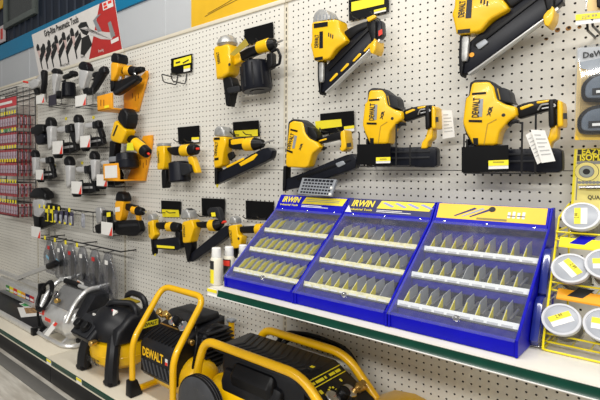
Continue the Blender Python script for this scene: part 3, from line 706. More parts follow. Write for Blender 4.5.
hang_tag([(530.6, 129.6), (544.8, 130.4), (555.4, 161), (541.6, 163)], .142, 'front white paper tag hanging on the largest cordless nailer')
hang_tag([(441.6, 110.4), (452, 110.4), (455, 137), (442.6, 139)], .055, 'white paper tag hanging behind the middle cordless nailer')

# ---------------------------------------------------------------- angled cordless finish nailer
t = thing('cordless_nailer', 'angled cordless nailer with its magazine low, above the grey tray', 'nail gun', (P(320, 190, .1).x, -.07, P(320, 190, .1).z), 'cordless nailers with batteries')
d = .11
part('motor_housing', [(288.6, 122), (294.3, 118.8), (303, 119.3), (309.3, 122.3), (315.5, 127.5), (318.5, 138), (325, 138), (323, 146), (312, 155), (308, 167), (285.5, 167), (286, 153), (288, 133)], d-.006, .062, M_RUB, t, .014)
sh = part('shell', [(289, 123), (293, 120.8), (302.3, 122.2), (304.6, 133), (309, 138.5), (316, 142), (319.6, 147.6), (311.6, 153.8), (308, 166.2), (304, 168), (285.2, 167), (285.7, 153.8), (288, 133)], d, .050, M_YEL, t, .009, False)
flat('vent', [(290.5, 128.6), (297.5, 130.3), (297.3, 132.2), (290.2, 130.4)], d, M_BLK, sh); flat('vent', [(286.5, 149.2), (292.6, 151.4), (292.4, 153.4), (286.4, 151.2)], d, M_BLK, sh)
vtext('lettering', 'DEWALT', (288.6, 149), (292.8, 133.4), d+.0004, .018, M_INK, sh)
flat('badge', [(294.4, 135.2), (297, 136), (294.4, 148.6), (292, 148)], d, M_GREYP, sh)
vtext('lettering', 'XR', (299.6, 150.5), (302.4, 143), d+.0004, .009, M_INK, sh, .05)
part('rear_hood', [(307, 126), (312, 128), (316, 133), (317.5, 139), (313, 139), (307, 135)], d-.002, .044, M_BLK, t, .01, False)
part('handle', [(317, 140), (325, 136.4), (333, 133), (345, 131), (346, 138), (333, 140.4), (320, 143.4)], d-.016, .034, M_BLK, t, .012, False)
part('grip_inlay', [(318.5, 140.4), (326, 138), (327, 139.6), (319, 141.8)], d-.015, .010, M_YEL, t, .002, False)
part('trigger', [(319, 148), (322, 146), (326, 147.6), (322, 151)], d-.026, .014, M_BLK, t, .003, False)
part('battery', [(341, 132), (350, 129.6), (354, 148), (345, 152), (339, 149), (343, 146)], d-.006, .056, M_YEL, t, .008)
flat('badge', [(346.5, 143.5), (350.8, 142.6), (351.4, 146.6), (347.2, 147.6)], d-.006, M_INK, t)
mg = part('magazine', [(285, 179), (300, 174), (345, 155), (353, 153.6), (356.8, 159), (355, 168), (348, 171), (300, 187), (283.4, 190.6)], d-.026, .036, M_BLU_BLK, t, .006, False)
part('magazine_rail', [(296, 178), (350, 158.5), (350.8, 160.4), (297, 180.6)], d-.023, .008, M_BLK, mg, .001, False, 0)
part('magazine_latch', [(335, 163.5), (343, 160.5), (345.5, 164), (338, 167.6)], d-.022, .010, M_GREYP, mg, .002, False)
part('nose', [(284, 166), (290, 166), (288.6, 188), (283.2, 191.5), (282.4, 189)], d-.020, .038, M_BLK, t, .004)
plate('', [(320, 113.8), (353.8, 110.6), (354.4, 131), (321, 134)], 'black hook plate with yellow strip behind the angled cordless nailer', d=.012, strip=[(315, 121.3), (341, 119), (342, 126.4), (316, 129.6)], price=[(344, 126.5), (354.2, 125.3), (354.4, 131), (344.2, 132.4)])

# ---------------------------------------------------------------- cordless framing nailers (traced once, second is turned a little and nearer)
def framing_cordless(label, delta=(0, 0), rot=0.0, slots=True):
    o = P(322, 93, .12)
    t = thing('cordless_nailer', label, 'nail gun', (o.x, -.07, o.z), 'cordless nailers with batteries')
    d = .125
    cap = part('end_cap', [(312.6, 22.4), (315, 13.8), (322.5, 8.8), (332.5, 9.4), (338.5, 16), (341, 19), (313, 23)], d-.004, .070, M_GREYCAP, t, .018)
    for k in range(6):
        x = 316+k*3.4
        flat('cap_rib', [(x, 14+abs(k-2.5)*.6), (x+.9, 13.8+abs(k-2.5)*.6), (x+.9, 20.2), (x, 20.6)], d-.004, M_GREYP, cap)
    part('motor_housing', [(334, 18), (341.5, 19.5), (343.5, 28), (349, 33), (350, 40), (343, 43), (336, 38)], d-.008, .062, M_RUB, t, .012)
    sh = part('shell', [(311.3, 23.8), (313, 21.6), (334.5, 19), (338.6, 20.4), (339.6, 30.6), (344, 36), (346.4, 41), (335, 49), (329, 58.8), (313.8, 61.4), (312, 52.6), (310, 45), (311.4, 40)], d, .066, M_YEL, t, .010, False)
    flat('vent', [(313.6, 23.6), (327.6, 21.6), (327.6, 26.2), (313.8, 28.2)], d, M_BLK, sh); flat('vent', [(314.6, 57.6), (322.6, 56.4), (322.6, 59.6), (314.8, 60.6)], d, M_BLK, sh)
    vtext('lettering', 'DEWALT', (316.6, 47.6), (317.0, 34.6), d+.0004, .018, M_INK, sh)
    flat('badge', [(319.4, 31.6), (322.8, 31.2), (322.8, 48), (319.2, 48.4)], d, M_BLU_BLK, sh)
    for k in range(3): flat('vent', [(328.2+k*2, 32.5+k), (329.2+k*2, 32.6+k), (329+k*2, 36.6+k), (328+k*2, 36.5+k)], d, M_INK, sh)
    part('handle', [(343, 32), (350, 27), (362, 22), (369, 20), (371, 26), (358, 32), (349, 40)], d-.020, .036, M_BLK, t, .012, False)
    part('battery', [(369, 46), (381, 37), (384.4, 41), (383.6, 48), (378, 54), (372, 53)], d-.012, .064, M_YEL, t, .010)
    part('battery_mount', [(366, 22), (372, 15.6), (380.5, 18), (383, 24), (383, 40), (376, 44)], d-.012, .056, M_BLK, t, .008)
    if slots:
        part('hook_lever', [(366, 18), (374, 14.4), (376, 17), (368, 22)], d-.004, .012, M_YEL, t, .003, False)
        flat('badge', [(378.4, 31), (381.8, 29), (382, 34), (378.6, 36)], d-.010, M_REDB, t, .004)
    mg = part('magazine', [(326, 64.5), (368, 21.5), (381, 19.5), (382, 36.5), (324, 92.5), (319.6, 92), (319.5, 76)], d-.026, .036, M_BLU_BLK, t, .006, False, soft=1)
    part('magazine_rail', [(324.5, 90), (379, 38.4), (380, 40.2), (325.5, 93)], d-.029, .030, M_ALU, mg, .001, False, 0)
    part('magazine_rib', [(326.5, 68.6), (372, 22.5), (374, 24.6), (328.5, 71)], d-.021, .010, M_BLK, mg, .001, False, 0)
    if slots:
        for x, y in ((333.2, 77), (344.2, 67.2), (356.4, 57.2), (367.4, 47.2)):
            part('follower_window', [(x-4.2, y+3.8), (x-2.6, y+4.6), (x+4.4, y-2), (x+4.6, y-3.8), (x+2.6, y-4)], d-.0245, .006, M_YEL, mg, .001, False, 1)
    else:
        part('latch_block', [(328, 69), (334, 64), (336.5, 67), (330.5, 73)], d-.020, .010, M_GREYP, mg, .002, False)
        bm = BM(); c = P(326.6, 77, d-.025); lathe(bm, [(0, .007), (.001, .007)], c, -YA, 14); obj('warning_badge', bm, M_ORA, mg)
    part('nose', [(317.4, 61), (326, 60), (325.6, 84), (324, 95), (320.6, 93), (317.6, 78)], d-.018, .044, M_BLK, t, .005)
    part('driver_guide', [(318.4, 62.4), (323.4, 62), (322.8, 82), (319, 82.6)], d-.012, .014, M_GREYCAP, t, .004, False)
    return t
framing_cordless('cordless framing nailer with silver cap and yellow magazine windows', slots=True)
g5 = framing_cordless('cordless framing nailer at top right cut by the picture edge', slots=False)
tgt = P(465.6, 76, .12); g5.location = (tgt.x, -.07, tgt.z+.004); g5.rotation_euler = (0, math.radians(3.0), 0); g5.scale = (1.0, 1.0, 1.0)
plate('', [(348.5, 0), (388.8, -6), (388.8, 11.6), (349, 21)], 'black hook plate with large yellow print above the framing nailer', d=.012, strip=[(351.4, 2.2), (384, -4.6), (384, 4), (351.4, 11.4)], price=[(374, 10), (386, 7.2), (386, 11), (374, 14)])

# ---------------------------------------------------------------- coil roofing nailer with grey cap
t = thing('coil_nailer', 'large yellow coil nailer with grey cap and ribbed black canister', 'nail gun', (P(240, 105, .1).x, -.08, P(240, 105, .1).z), 'air nailers')
d = .125
ax = (P(225, 82, .09)-P(228, 46, .09)).normalized()
barrel('end_cap', (227.2, 36.6), (227.4, 47.5), .085, .042, .049, M_GREYCAP, t, 24, .35)
sh = part('shell', [(212.8, 49.4), (215.7, 45.9), (238.6, 43.4), (241, 50.6), (242.4, 60), (237.5, 73.4), (227, 78), (217.4, 79.2), (215.7, 62.5), (213, 56.6)], d, .080, M_YEL, t, .016)
vtext('lettering', 'DEWALT', (219.3, 63.5), (217.6, 52), d+.0004, .017, M_INK, sh)
bm = BM(); lathe(bm, [(0, .007), (.002, .006)], P(229.5, 64.5, d), -YA, 12); obj('port', bm, M_INK, sh)
part('handle', [(236, 53.6), (246, 48), (259, 43.4), (262, 51), (250, 56), (240.6, 61)], d-.030, .038, M_BLK, t, .014, False)
part('handle_root', [(231, 54), (239, 52), (241, 61), (233, 66)], d-.026, .05, M_YEL, t, .008, False)
barrel('handle_collar', (258.5, 48), (270, 44.6), .085, .027, .029, M_YEL, t, 20, .12)
barrel('handle_end', (269.6, 44.8), (275.6, 43.2), .085, .028, .020, M_BLK, t, 20, .2)
barrel('air_plug', (275.4, 43.2), (283.4, 40), .085, .005, .004, M_CHR, t, 10)
c0, c1 = P(254.6, 62, .09), P(257.4, 92, .09)
bm = BM(); L = (c1-c0).length; lathe(bm, [(0, .046), (.006, .060), (L-.012, .066), (L-.004, .062), (L-.004, .034), (L-.001, .032)], c0, c1-c0, 24); cn = obj('canister', bm, M_BLU_BLK, t)
for k in range(10):
    a = 2*math.pi*k/10; e1 = (c1-c0).orthogonal().normalized(); e2 = (c1-c0).normalized().cross(e1); o_ = (e1*math.cos(a)+e2*math.sin(a))*.0625
    bm = BM(); tube(bm, [c0+(c1-c0)*.12+o_, c0+(c1-c0)*.86+o_*1.04], .004, 5); obj('canister_rib', bm, M_RUB, cn)
part('canister_arm', [(246, 60), (252, 57), (254, 70), (248, 78)], d-.020, .05, M_BLK, t, .008)
part('nose', [(222, 78), (236, 76.6), (241, 86), (236, 93), (231.4, 106.4), (227.8, 105.6), (225.4, 93)], d-.014, .052, M_BLK, t, .008)
part('depth_wheel', [(226, 88), (239, 85), (240, 91), (228, 94)], d-.006, .018, M_RUB, t, .005, False)
wire('hose_guard', [(271, 52, .09), (277.5, 49, .09), (280.6, 56, .09), (279.4, 64, .09), (272, 67, .09)], .006, M_BLK, t)
part('magazine_bracket', [(266, 54), (276, 52), (277, 66), (268, 70)], d-.026, .03, M_BLK, t, .006)
flat('swing_tag', [(229.6, 54.4), (245.2, 38.6), (248.8, 44.6), (234, 55.8)], d+.004, mat('tag_olive', (.36, .27, .03), .5), t)
plate('', [(244.2, 29.5), (272.8, 21.9), (273.4, 37.8), (244.4, 46)], 'glossy steel hook plate behind the large coil nailer', d=.010)

# ---------------------------------------------------------------- angled air finish nailer
t = thing('air_nailer', 'yellow air nailer with rounded grey cap and steeply angled black magazine', 'nail gun', (P(240, 185, .1).x, -.08, P(240, 185, .1).z), 'air nailers')
d = .115
part('end_cap', [(213.2, 136.2), (214.2, 129.4), (220, 125.8), (228.4, 126.6), (233.6, 131), (234, 137)], d-.002, .066, M_GREYCAP, t, .022)
sh = part('shell', [(212.6, 137), (233.8, 136.6), (234.4, 144), (230, 152.6), (227.4, 165.6), (214.6, 168.4), (213.6, 160), (214.2, 143), (212.6, 141)], d, .060, M_YEL, t, .010)
vtext('lettering', 'DEWALT', (215.6, 155.5), (217, 142), d+.0004, .017, M_INK, sh)
for v in ([(214, 137.6), (219.6, 137.4), (219.6, 139.8), (214, 140)], [(214.4, 158.2), (218.4, 157.4), (218.4, 160), (214.4, 160.6)]): flat('vent', v, d, M_BLK, sh)
part('handle', [(223, 139.4), (246, 137), (247.4, 149.8), (230, 149.4)], d-.022, .036, M_BLK, t, .012, False)
part('grip_panel', [(230.5, 139.6), (245, 138), (243, 143.4), (231, 145)], d-.021, .008, M_YEL, t, .002, False)
barrel('handle_collar', (245.6, 144.6), (254.6, 144), .075, .030, .030, M_YEL, t, 20, .12)
barrel('handle_end', (254.2, 144), (263.4, 143.6), .075, .029, .018, M_BLK, t, 20, .2)
barrel('air_plug', (263, 143.4), (274.4, 140), .075, .005, .004, M_CHR, t, 10)
part('trigger', [(227, 154), (232, 151), (234, 157), (229, 161)], d-.028, .014, M_BLK, t, .003, False)
mg = part('magazine', [(216.4, 173.2), (262, 148.4), (268.6, 147.4), (272.4, 151), (270.4, 158.6), (262, 163.2), (216.3, 184.4), (214.2, 181.6)], d-.028, .036, M_BLU_BLK, t, .006, False)
part('magazine_inlay', [(225.6, 166.4), (243, 157.6), (244, 159.4), (227, 168)], d-.025, .006, M_YEL, mg, .001, False, 0)
part('magazine_inlay', [(238.6, 163.6), (255.6, 153.6), (257.6, 154.6), (253.4, 159.8), (241, 166.2)], d-.025, .006, M_YEL, mg, .001, False, 0)
part('nose', [(214, 167.6), (220.6, 166), (220, 183), (214.6, 184.8)], d-.018, .042, M_BLK, t, .005)
barrel('no_mar_tip', (217.4, 184), (217.2, 187.4), .078, .007, .004, M_LAB, t, 10)
plate('', [(232.8, 122.2), (258.4, 120.2), (259.6, 136), (233.2, 137)], 'black hook plate behind the steeply angled air nailer', d=.012, strip=[(234, 130.8), (257.6, 129.4), (257.8, 136), (236, 136.8)])

# ---------------------------------------------------------------- small coil nailer
t = thing('coil_nailer', 'small yellow coil nailer with black canister and red air plug', 'nail gun', (P(178, 188, .1).x, -.08, P(178, 188, .1).z), 'air nailers')
d = .115
part('end_cap', [(155.6, 146.4), (160, 143.2), (170, 142.6), (172, 146)], d-.002, .058, M_GREYCAP, t, .012)
sh = part('shell', [(156, 146.4), (171.6, 145.4), (172.4, 157), (171, 169), (157.2, 170), (158, 158), (156.2, 155)], d, .056, M_YEL, t, .010)
vtext('lettering', 'DEWALT', (158.7, 163), (158.5, 151), d+.0004, .014, M_INK, sh)
part('handle', [(164, 147.6), (184, 145.6), (185, 156), (171.4, 155.6)], d-.022, .036, M_BLK, t, .012, False)
barrel('handle_collar', (182.6, 150.8), (190.6, 150), .075, .031, .031, M_YEL, t, 20, .12)
barrel('handle_end', (190.2, 150), (197.2, 149.4), .075, .030, .026, M_BLK, t, 20, .2)
barrel('air_plug', (196.2, 149), (199, 148.6), .078, .007, .006, M_REDB, t, 10)
part('magazine_arm', [(187, 157), (192, 156), (197.4, 172.4), (194.4, 173.4), (189, 165)], d-.026, .034, M_YEL, t, .005, False)
c0, c1 = P(178.6, 161.6, .085), P(180, 182, .085); L = (c1-c0).length
bm = BM(); lathe(bm, [(0, .044), (.006, .054), (L-.008, .058), (L, .052)], c0, c1-c0, 20); obj('canister', bm, M_BLU_BLK, t)
part('canister_lid', [(174, 165), (180, 162.4), (189, 164), (191, 172), (183, 176), (174, 173)], d-.0, .02, M_RUB, t, .006, False)
part('nose', [(161, 170), (171, 169), (172, 178), (168, 188), (162.4, 188.4)], d-.016, .046, M_BLK, t, .006)
plate('', [(177.6, 127.4), (199, 125.4), (199.4, 143), (178.4, 144)], 'plain black hook plate above the small coil nailer', d=.010, price=[(191.6, 137.4), (199, 137), (199, 142), (191.6, 142.4)])

# ---------------------------------------------------------------- straight brad air nailer, framing air nailer, half hidden one
t = thing('air_nailer', 'small yellow air nailer with a yellow printed magazine', 'nail gun', (P(165, 254, .1).x, -.08, P(165, 254, .1).z), 'air nailers')
d = .105
part('end_cap', [(147, 220.6), (148.8, 215.4), (153, 213.6), (158, 216.2), (159.6, 220.4)], d-.002, .046, M_GREYCAP, t, .014)
sh = part('shell', [(147.4, 222), (157.6, 219.8), (158.4, 230), (161, 235.4), (155, 239.8), (149.2, 237.4), (147.9, 229.4)], d, .044, M_YEL, t, .008)
vtext('lettering', 'DEWALT', (149.6, 234), (149.1, 224.6), d+.0004, .011, M_INK, sh)
part('handle', [(152, 222.6), (169, 222), (169, 229.4), (157.5, 229.6)], d-.018, .032, M_BLK, t, .010, False)
barrel('handle_collar', (168, 226.6), (173.6, 226.8), .072, .026, .026, M_YEL, t, 18, .12)
barrel('handle_end', (173.2, 226.8), (180.4, 227.2), .072, .027, .022, M_BLK, t, 18, .2)
part('magazine', [(152.4, 240), (178, 236.6), (180.8, 247.6), (177, 250.4), (154.6, 248.8)], d-.022, .032, M_BLU_BLK, t, .005, False)
flat('magazine_print', [(156.6, 245), (174.2, 246.4), (174.4, 248.8), (157, 247.6)], d-.022, M_LAB, t)
part('magazine_post', [(174.6, 231), (179, 231.4), (181, 246), (176, 247)], d-.024, .028, M_BLK, t, .004, False)
part('nose', [(150.4, 238.4), (155.6, 239), (157, 253.6), (154.2, 255.4)], d-.018, .036, M_BLK, t, .004)
barrel('no_mar_tip', (155, 253.4), (155, 256), .07, .006, .004, M_LAB, t, 10)
plate('', [(161, 200.5), (180.8, 201.4), (180.6, 214.5), (161.4, 213.6)], 'black hook plate with a yellow strip above the small air nailer', d=.010, strip=[(161.9, 209.3), (178.5, 210), (179.4, 217), (162.4, 217)])

t = thing('air_nailer', 'yellow framing air nailer with boxy grey cap, magazine rising to the right', 'nail gun', (P(205, 260, .1).x, -.08, P(205, 260, .1).z), 'air nailers')
d = .115
part('end_cap', [(180.4, 219.4), (181, 211), (184, 209.6), (192, 209.2), (196.6, 214), (198.6, 219)], d-.002, .060, M_GREYCAP, t, .010)
part('cap_deflector', [(183, 210.4), (190, 208.2), (194, 209.6), (192, 212), (184, 212.4)], d-.012, .036, M_RUB, t, .005)
sh = part('shell', [(181.6, 222), (198.6, 219.6), (202.4, 228), (197.6, 237), (195.6, 242.6), (183, 243.4), (182, 234)], d, .058, M_YEL, t, .010)
vtext('lettering', 'DEWALT', (184.3, 237), (184.1, 225), d+.0004, .015, M_INK, sh)
part('handle', [(191, 222.4), (211, 221.4), (212, 228.6), (199, 228)], d-.022, .034, M_BLK, t, .012, False)
barrel('handle_collar', (210.4, 225.4), (216.6, 225.4), .075, .029, .029, M_YEL, t, 20, .12)
barrel('handle_end', (216, 225.4), (222, 223.4), .075, .029, .018, M_BLK, t, 20, .2)
barrel('air_plug', (222, 222.4), (226, 221.6), .078, .007, .006, M_REDB, t, 10)
part('rafter_hook', soften([(206.6, 211.6), (209, 208), (216, 207), (218.4, 209.4), (222, 222), (219, 223), (215, 212), (210, 212.6), (208.4, 217)], 0), d-.026, .030, M_RUB, t, .004, False)
flat('hook_label', [(211, 212.6), (215, 212.4), (215.6, 216.4), (211.6, 216.6)], d-.02, M_LAB, t)
part('magazine', [(190, 254), (224, 226), (230, 225.6), (227.2, 237), (192, 262.4), (189.4, 260)], d-.028, .036, M_BLU_BLK, t, .006, False)
part('nose', [(183.4, 242), (197, 240), (197.6, 247), (192, 262.4), (189.6, 262)], d-.018, .044, M_BLK, t, .006)
plate('', [(201.4, 198), (225, 199), (224.4, 218), (202, 215.6)], 'plain black hook plate behind the framing air nailer', d=.010)

t = thing('air_nailer', 'yellow air nailer half hidden behind the first blue cabinet', 'nail gun', (P(245, 252, .09).x, -.06, P(245, 252, .09).z), 'air nailers')
d = .095
part('end_cap', [(228.6, 224.4), (230, 218.2), (235, 216), (241, 219), (242.4, 224)], d-.002, .044, M_GREYCAP, t, .014)
sh = part('shell', [(228, 226), (240.6, 224.6), (241.6, 235), (248, 236.6), (245, 248), (233, 249), (229.4, 236)], d, .042, M_YEL, t, .008)
vtext('lettering', 'DEWALT', (231.8, 243), (230.6, 230), d+.0004, .012, M_INK, sh)
bm = BM(); lathe(bm, [(0, .006), (.0012, .006)], P(238.6, 238.6, d), -YA, 10); obj('port', bm, M_INK, sh)
part('handle', [(235, 227), (258, 225.6), (258, 233), (241, 233.6)], d-.018, .032, M_BLK, t, .010, False)
barrel('handle_collar', (257, 229.4), (263, 229.4), .065, .026, .026, M_YEL, t, 18, .12)
part('magazine', [(236, 247), (262, 242), (263, 254), (238, 256)], d-.022, .032, M_BLU_BLK, t, .005, False)
part('nose', [(232, 247), (239, 247), (239.6, 257), (236, 259)], d-.018, .036, M_BLK, t, .004)
plate('', [(245.6, 200.4), (274, 202), (273, 220), (246, 219)], 'plain black hook plate behind the half hidden nailer', d=.010)

# ---------------------------------------------------------------- empty double hook with yellow sign
t = thing('tool_hook', 'empty double wire hook with black and yellow sign plate', 'tool hook', (P(180, 78, 0).x, 0, P(180, 78, 0).z))
flat('plate', [(171, 58.8), (192, 53.6), (192, 71.6), (171, 75)], .010, M_CARD, t, .002)
flat('yellow_strip', [(173.8, 60.2), (191, 55.4), (191, 62.6), (173.8, 66.6)], .0125, M_LAB, t)
flat('print_line', [(175.6, 62.2), (180, 61), (180, 62.6), (175.6, 63.8)], .0138, M_INK, t); flat('print_line', [(182.4, 62.6), (188.4, 59.2), (189, 60.2), (183, 63.6)], .0138, M_INK, t)
flat('price_tag', [(183.6, 66.4), (190, 65), (190, 70.6), (183.6, 72)], .0125, M_WHT, t)
flat('tag_band', [(183.6, 66.4), (190, 65), (190, 67.6), (183.6, 69)], .014, M_LAB, t)
for (x, y) in ((178, 75), (187, 74)):
    p = P(x, y, 0); dx = -.014
    bm = BM(); tube(bm, bend([(p.x, -.0005, p.z), (p.x, -.014, p.z-.055), (p.x, -.10, p.z-.050), (p.x, -.115, p.z-.010), (p.x, -.04, p.z-.016)], .010), .0032, 6); obj('hook_arm', bm, M_WIRE, t)
# ================================================================== amber nailers on orange holders (left of the wall)
def orange_holder(label, board, block, rail, card=None):
    c = P(sum(p[0] for p in block)/4, max(p[1] for p in block), .13)
    t = thing('tool_holder', label, 'tool holder', (c.x, 0, c.z), 'orange sheet holders')
    bd = part('side_board', board, .020, .018, M_ORA, t, .002, False, 0)
    xs = [p[0] for p in board]; ys = [p[1] for p in board]
    for k in range(3):
        cx = sum(xs)/len(xs)-3+k*3; cy = min(ys)+(max(ys)-min(ys))*(.62+.06*(k % 2))
        flat('slot_hole', [(cx-.4, cy-2.6), (cx+.4, cy-2.7), (cx+.4, cy+2.5), (cx-.4, cy+2.6)], .020, mat('orange_slot', (.35, .12, .004), .6), bd)
    part('front_block', block, .155, .012, M_ORA, t, .002, False, 0)
    zt = P(block[3][0], block[3][1], .155)
    xb = P(block[2][0], block[2][1], .155); ya = .155
    z0 = min(zt.z, xb.z)
    bm = BM(); box(bm, (zt.x, -.155, z0), (xb.x, -.002, z0+.008), .001); obj('floor_rail', bm, M_ORA, t)
    p0 = P(rail[0], rail[1], .02); bm = BM(); box(bm, (xb.x-.006, -.035, z0), (p0.x, -.002, z0+.008), .001); obj('floor_rail', bm, M_ORA, t)
    if card: flat('white_card', card, .156, M_WHT, t); 
    else:
        cx = (block[0][0]+block[1][0])/2; cy = (block[0][1]+block[3][1])/2
        flat('price_tag', [(cx, cy+2), (cx+4.5, cy+1), (cx+4.5, cy+3.6), (cx, cy+4.6)], .1555, M_LAB, t)
        for k in (-4, -1): flat('slot_hole', [(cx+k, cy-4), (cx+k+.8, cy-4.2), (cx+k+.8, cy+2), (cx+k, cy+2.2)], .1555, mat('orange_slot', (.35, .12, .004), .6), t)
    return t
orange_holder('orange sheet holder under the black capped framing nailer, higher of two', [(146, 70.5), (146.4, 76), (137, 111.5), (124, 110), (123.6, 95)], [(97, 96.3), (111.6, 92.5), (112, 108.5), (97.5, 111.3)], (137, 110))
orange_holder('orange sheet holder with white card under the black capped coil nailer', [(143, 136), (151, 135), (151, 143), (144, 179.5), (127, 179.5)], [(103, 164), (118, 163), (118.6, 180), (103.5, 180.6)], (144, 179), card=[(104.6, 166), (116.8, 165.2), (117.2, 177.6), (105, 178.2)])

t = thing('air_nailer', 'amber framing nailer with black cap resting on the higher orange holder', 'nail gun', (P(118, 96, .1).x, -.08, P(118, 96, .1).z), 'air nailers')
d = .135
part('end_cap', [(110.2, 62), (110.6, 56), (115.3, 52.4), (124.7, 53.4), (127.6, 57), (126.6, 63.4)], d+.002, .078, M_BLK, t, .020)
part('shell', [(110.6, 62), (126, 62.4), (126.6, 66.6), (123, 74), (116.6, 80.4), (110.3, 80.8)], d, .070, M_ORY, t, .012)
part('handle', [(118, 67), (130, 67.6), (141, 66), (141, 71), (131, 75), (119, 73)], d-.032, .034, M_BLK, t, .010, False)
barrel('handle_collar', (126.4, 70.6), (131.4, 70.8), .09, .030, .030, M_ORY, t, 18, .12)
barrel('handle_end', (131.2, 70.8), (137, 71), .09, .028, .022, M_BLK, t, 18, .2)
barrel('air_plug', (134.4, 73), (135.6, 75), .115, .009, .006, M_CHR, t, 10)
part('magazine', [(110.4, 83), (120, 80), (134, 74.4), (137.4, 77.5), (136.4, 81.3), (115.4, 96), (111, 90)], d-.02, .038, M_BLK, t, .006, False)
part('magazine_rail', [(113, 92.4), (135, 78.6), (135.6, 80), (114, 94.6)], d-.018, .006, M_RUB, t, .001, False, 0)
part('nose', [(109.6, 79.6), (118.6, 79), (118, 88), (111, 92)], d-.014, .046, M_BLK, t, .006)
part('trigger', [(116.6, 77.4), (119.4, 74.6), (120.6, 79), (118.4, 83)], d-.03, .014, M_SIL, t, .003, False)

t = thing('coil_nailer', 'amber coil nailer with large black cap leaning on the lower orange holder', 'nail gun', (P(125, 170, .1).x, -.08, P(125, 170, .1).z), 'air nailers')
d = .135
part('end_cap', [(116.6, 117), (123.4, 109.2), (130.5, 107.8), (139, 113.6), (138, 122.6), (133, 129), (119, 121.6)], d+.004, .084, M_BLK, t, .024)
part('shell', [(117, 119.6), (133, 128.2), (136.6, 130.6), (128, 144), (112, 141), (109.8, 137.4)], d, .072, M_YEL, t, .012)
flat('body_print', [(112.4, 135.6), (113.8, 136.2), (118, 125.4), (116.8, 124.8)], d, M_INK, t)
part('handle', [(124, 138), (131, 134.6), (142, 143), (141, 152), (134, 150)], d-.028, .036, M_BLK, t, .012, False)
barrel('handle_collar', (134.6, 142.4), (143.6, 150), .10, .032, .034, M_YEL, t, 20, .12)
barrel('handle_end', (143.2, 149.6), (148, 153.4), .10, .034, .030, M_BLK, t, 20, .2)
barrel('air_plug', (147.4, 153), (149.6, 154.6), .10, .008, .006, M_REDB, t, 10)
flat('swing_tag', [(127.2, 143), (132.6, 142.6), (134, 150.4), (126.4, 150.6)], d+.002, mat('tag_lime', (.75, .72, .02), .5), t)
c0, c1 = P(126.4, 153, .085), P(127.4, 168.6, .085); L = (c1-c0).length
bm = BM(); lathe(bm, [(0, .050), (.006, .062), (L*.45, .064), (L*.5, .068), (L-.006, .066), (L, .058)], c0, c1-c0, 24); obj('canister', bm, M_BLU_BLK, t)
part('nose', [(110.6, 140.4), (122, 143), (120, 152), (117, 161), (108, 161.6), (110, 152)], d-.012, .05, M_BLK, t, .008)
part('depth_wheel', [(108.6, 157), (117.6, 156), (117.6, 161.4), (108.4, 162)], d-.004, .012, M_GREYP, t, .003, False)

t = thing('air_nailer', 'amber brad nailer with black cap below the orange holders', 'nail gun', (P(127, 236, .1).x, -.08, P(127, 236, .1).z), 'air nailers')
d = .115
part('end_cap', [(114.4, 201), (116.3, 194), (119.8, 191.4), (128.5, 193), (132.6, 198.6), (131.4, 202)], d+.002, .062, M_BLK, t, .018)
part('shell', [(114.5, 201), (131, 201), (129.6, 206.3), (127, 215), (124, 221), (115.4, 220.4)], d, .054, M_ORY, t, .010)
part('handle', [(124, 203), (136, 206), (136, 214), (125, 210)], d-.020, .034, M_BLK, t, .010, False)
barrel('handle_collar', (133.4, 209.6), (138, 210.8), .08, .026, .026, M_ORY, t, 18, .12)
barrel('handle_end', (137.6, 210.8), (143, 211.6), .08, .027, .022, M_BLK, t, 18, .2)
barrel('air_plug', (143, 211.6), (146, 212), .08, .006, .005, M_CHR, t, 10)
part('magazine_post', [(135.4, 214), (138.4, 214), (139, 222), (136, 222)], d-.03, .022, M_ORY, t, .003, False)
part('magazine', [(113.8, 221), (138, 219.6), (140.6, 231), (135, 236.6), (115, 234.4)], d-.016, .038, M_BLK, t, .006, False)
part('magazine_rail', [(118, 224.4), (137, 223.4), (137.6, 226), (118.4, 227.4)], d-.014, .006, M_RUB, t, .001, False, 0)
flat('white_card', [(114.8, 207.6), (119.6, 206.8), (119.8, 211.4), (115, 212)], d, M_WHT, t)
wire('hook_arm', [(130.5, 236, .0005), (128, 236, .075), (128, 231, .085)], .003, M_WIRE, t)

# ================================================================== silver and black nailers on wire cradles
M_SLV = mat('body_silver', (0.60, 0.60, 0.60), 0.30, metal=.3, var=.08)
def rel(pts, a, d, s, b):
    """outline traced at one tool, carried over in metres: anchor a -> anchor b, scale s"""
    A = P(a[0], a[1], d); B = P(b[0], b[1], d)
    return [(B.x+(P(x, y, d).x-A.x)*s, B.z+(P(x, y, d).z-A.z)*s) for x, y in pts]
def rpart(name, w2, d, th, m, par, bev=.006, soft=1):
    if soft: w2 = soften(w2, soft, .2)
    bm = BM(); wall_prism(bm, w2, d, d-th, min(bev, th*.48)); return obj(name, bm, m, par)
def card_tri(par, X0, X1, z0, z1, d, dark=False):
    bm = BM(); wall_prism(bm, [(X0, z0), (X1, z0), (X1, z1), (X0, z1)], d+.0015, d); c = obj('front_card', bm, mat('card_dusk', (.03, .026, .04), .5) if dark else M_WHT, par, False)
    if not dark:
        bm = BM(); wall_prism(bm, [(X0+(X1-X0)*.70, z0), (X1*.97+X0*.03, z0), (X1*.97+X0*.03, z1*.72+z0*.28)], d+.0024, d+.0016); obj('card_print', bm, M_REDB, par, False)
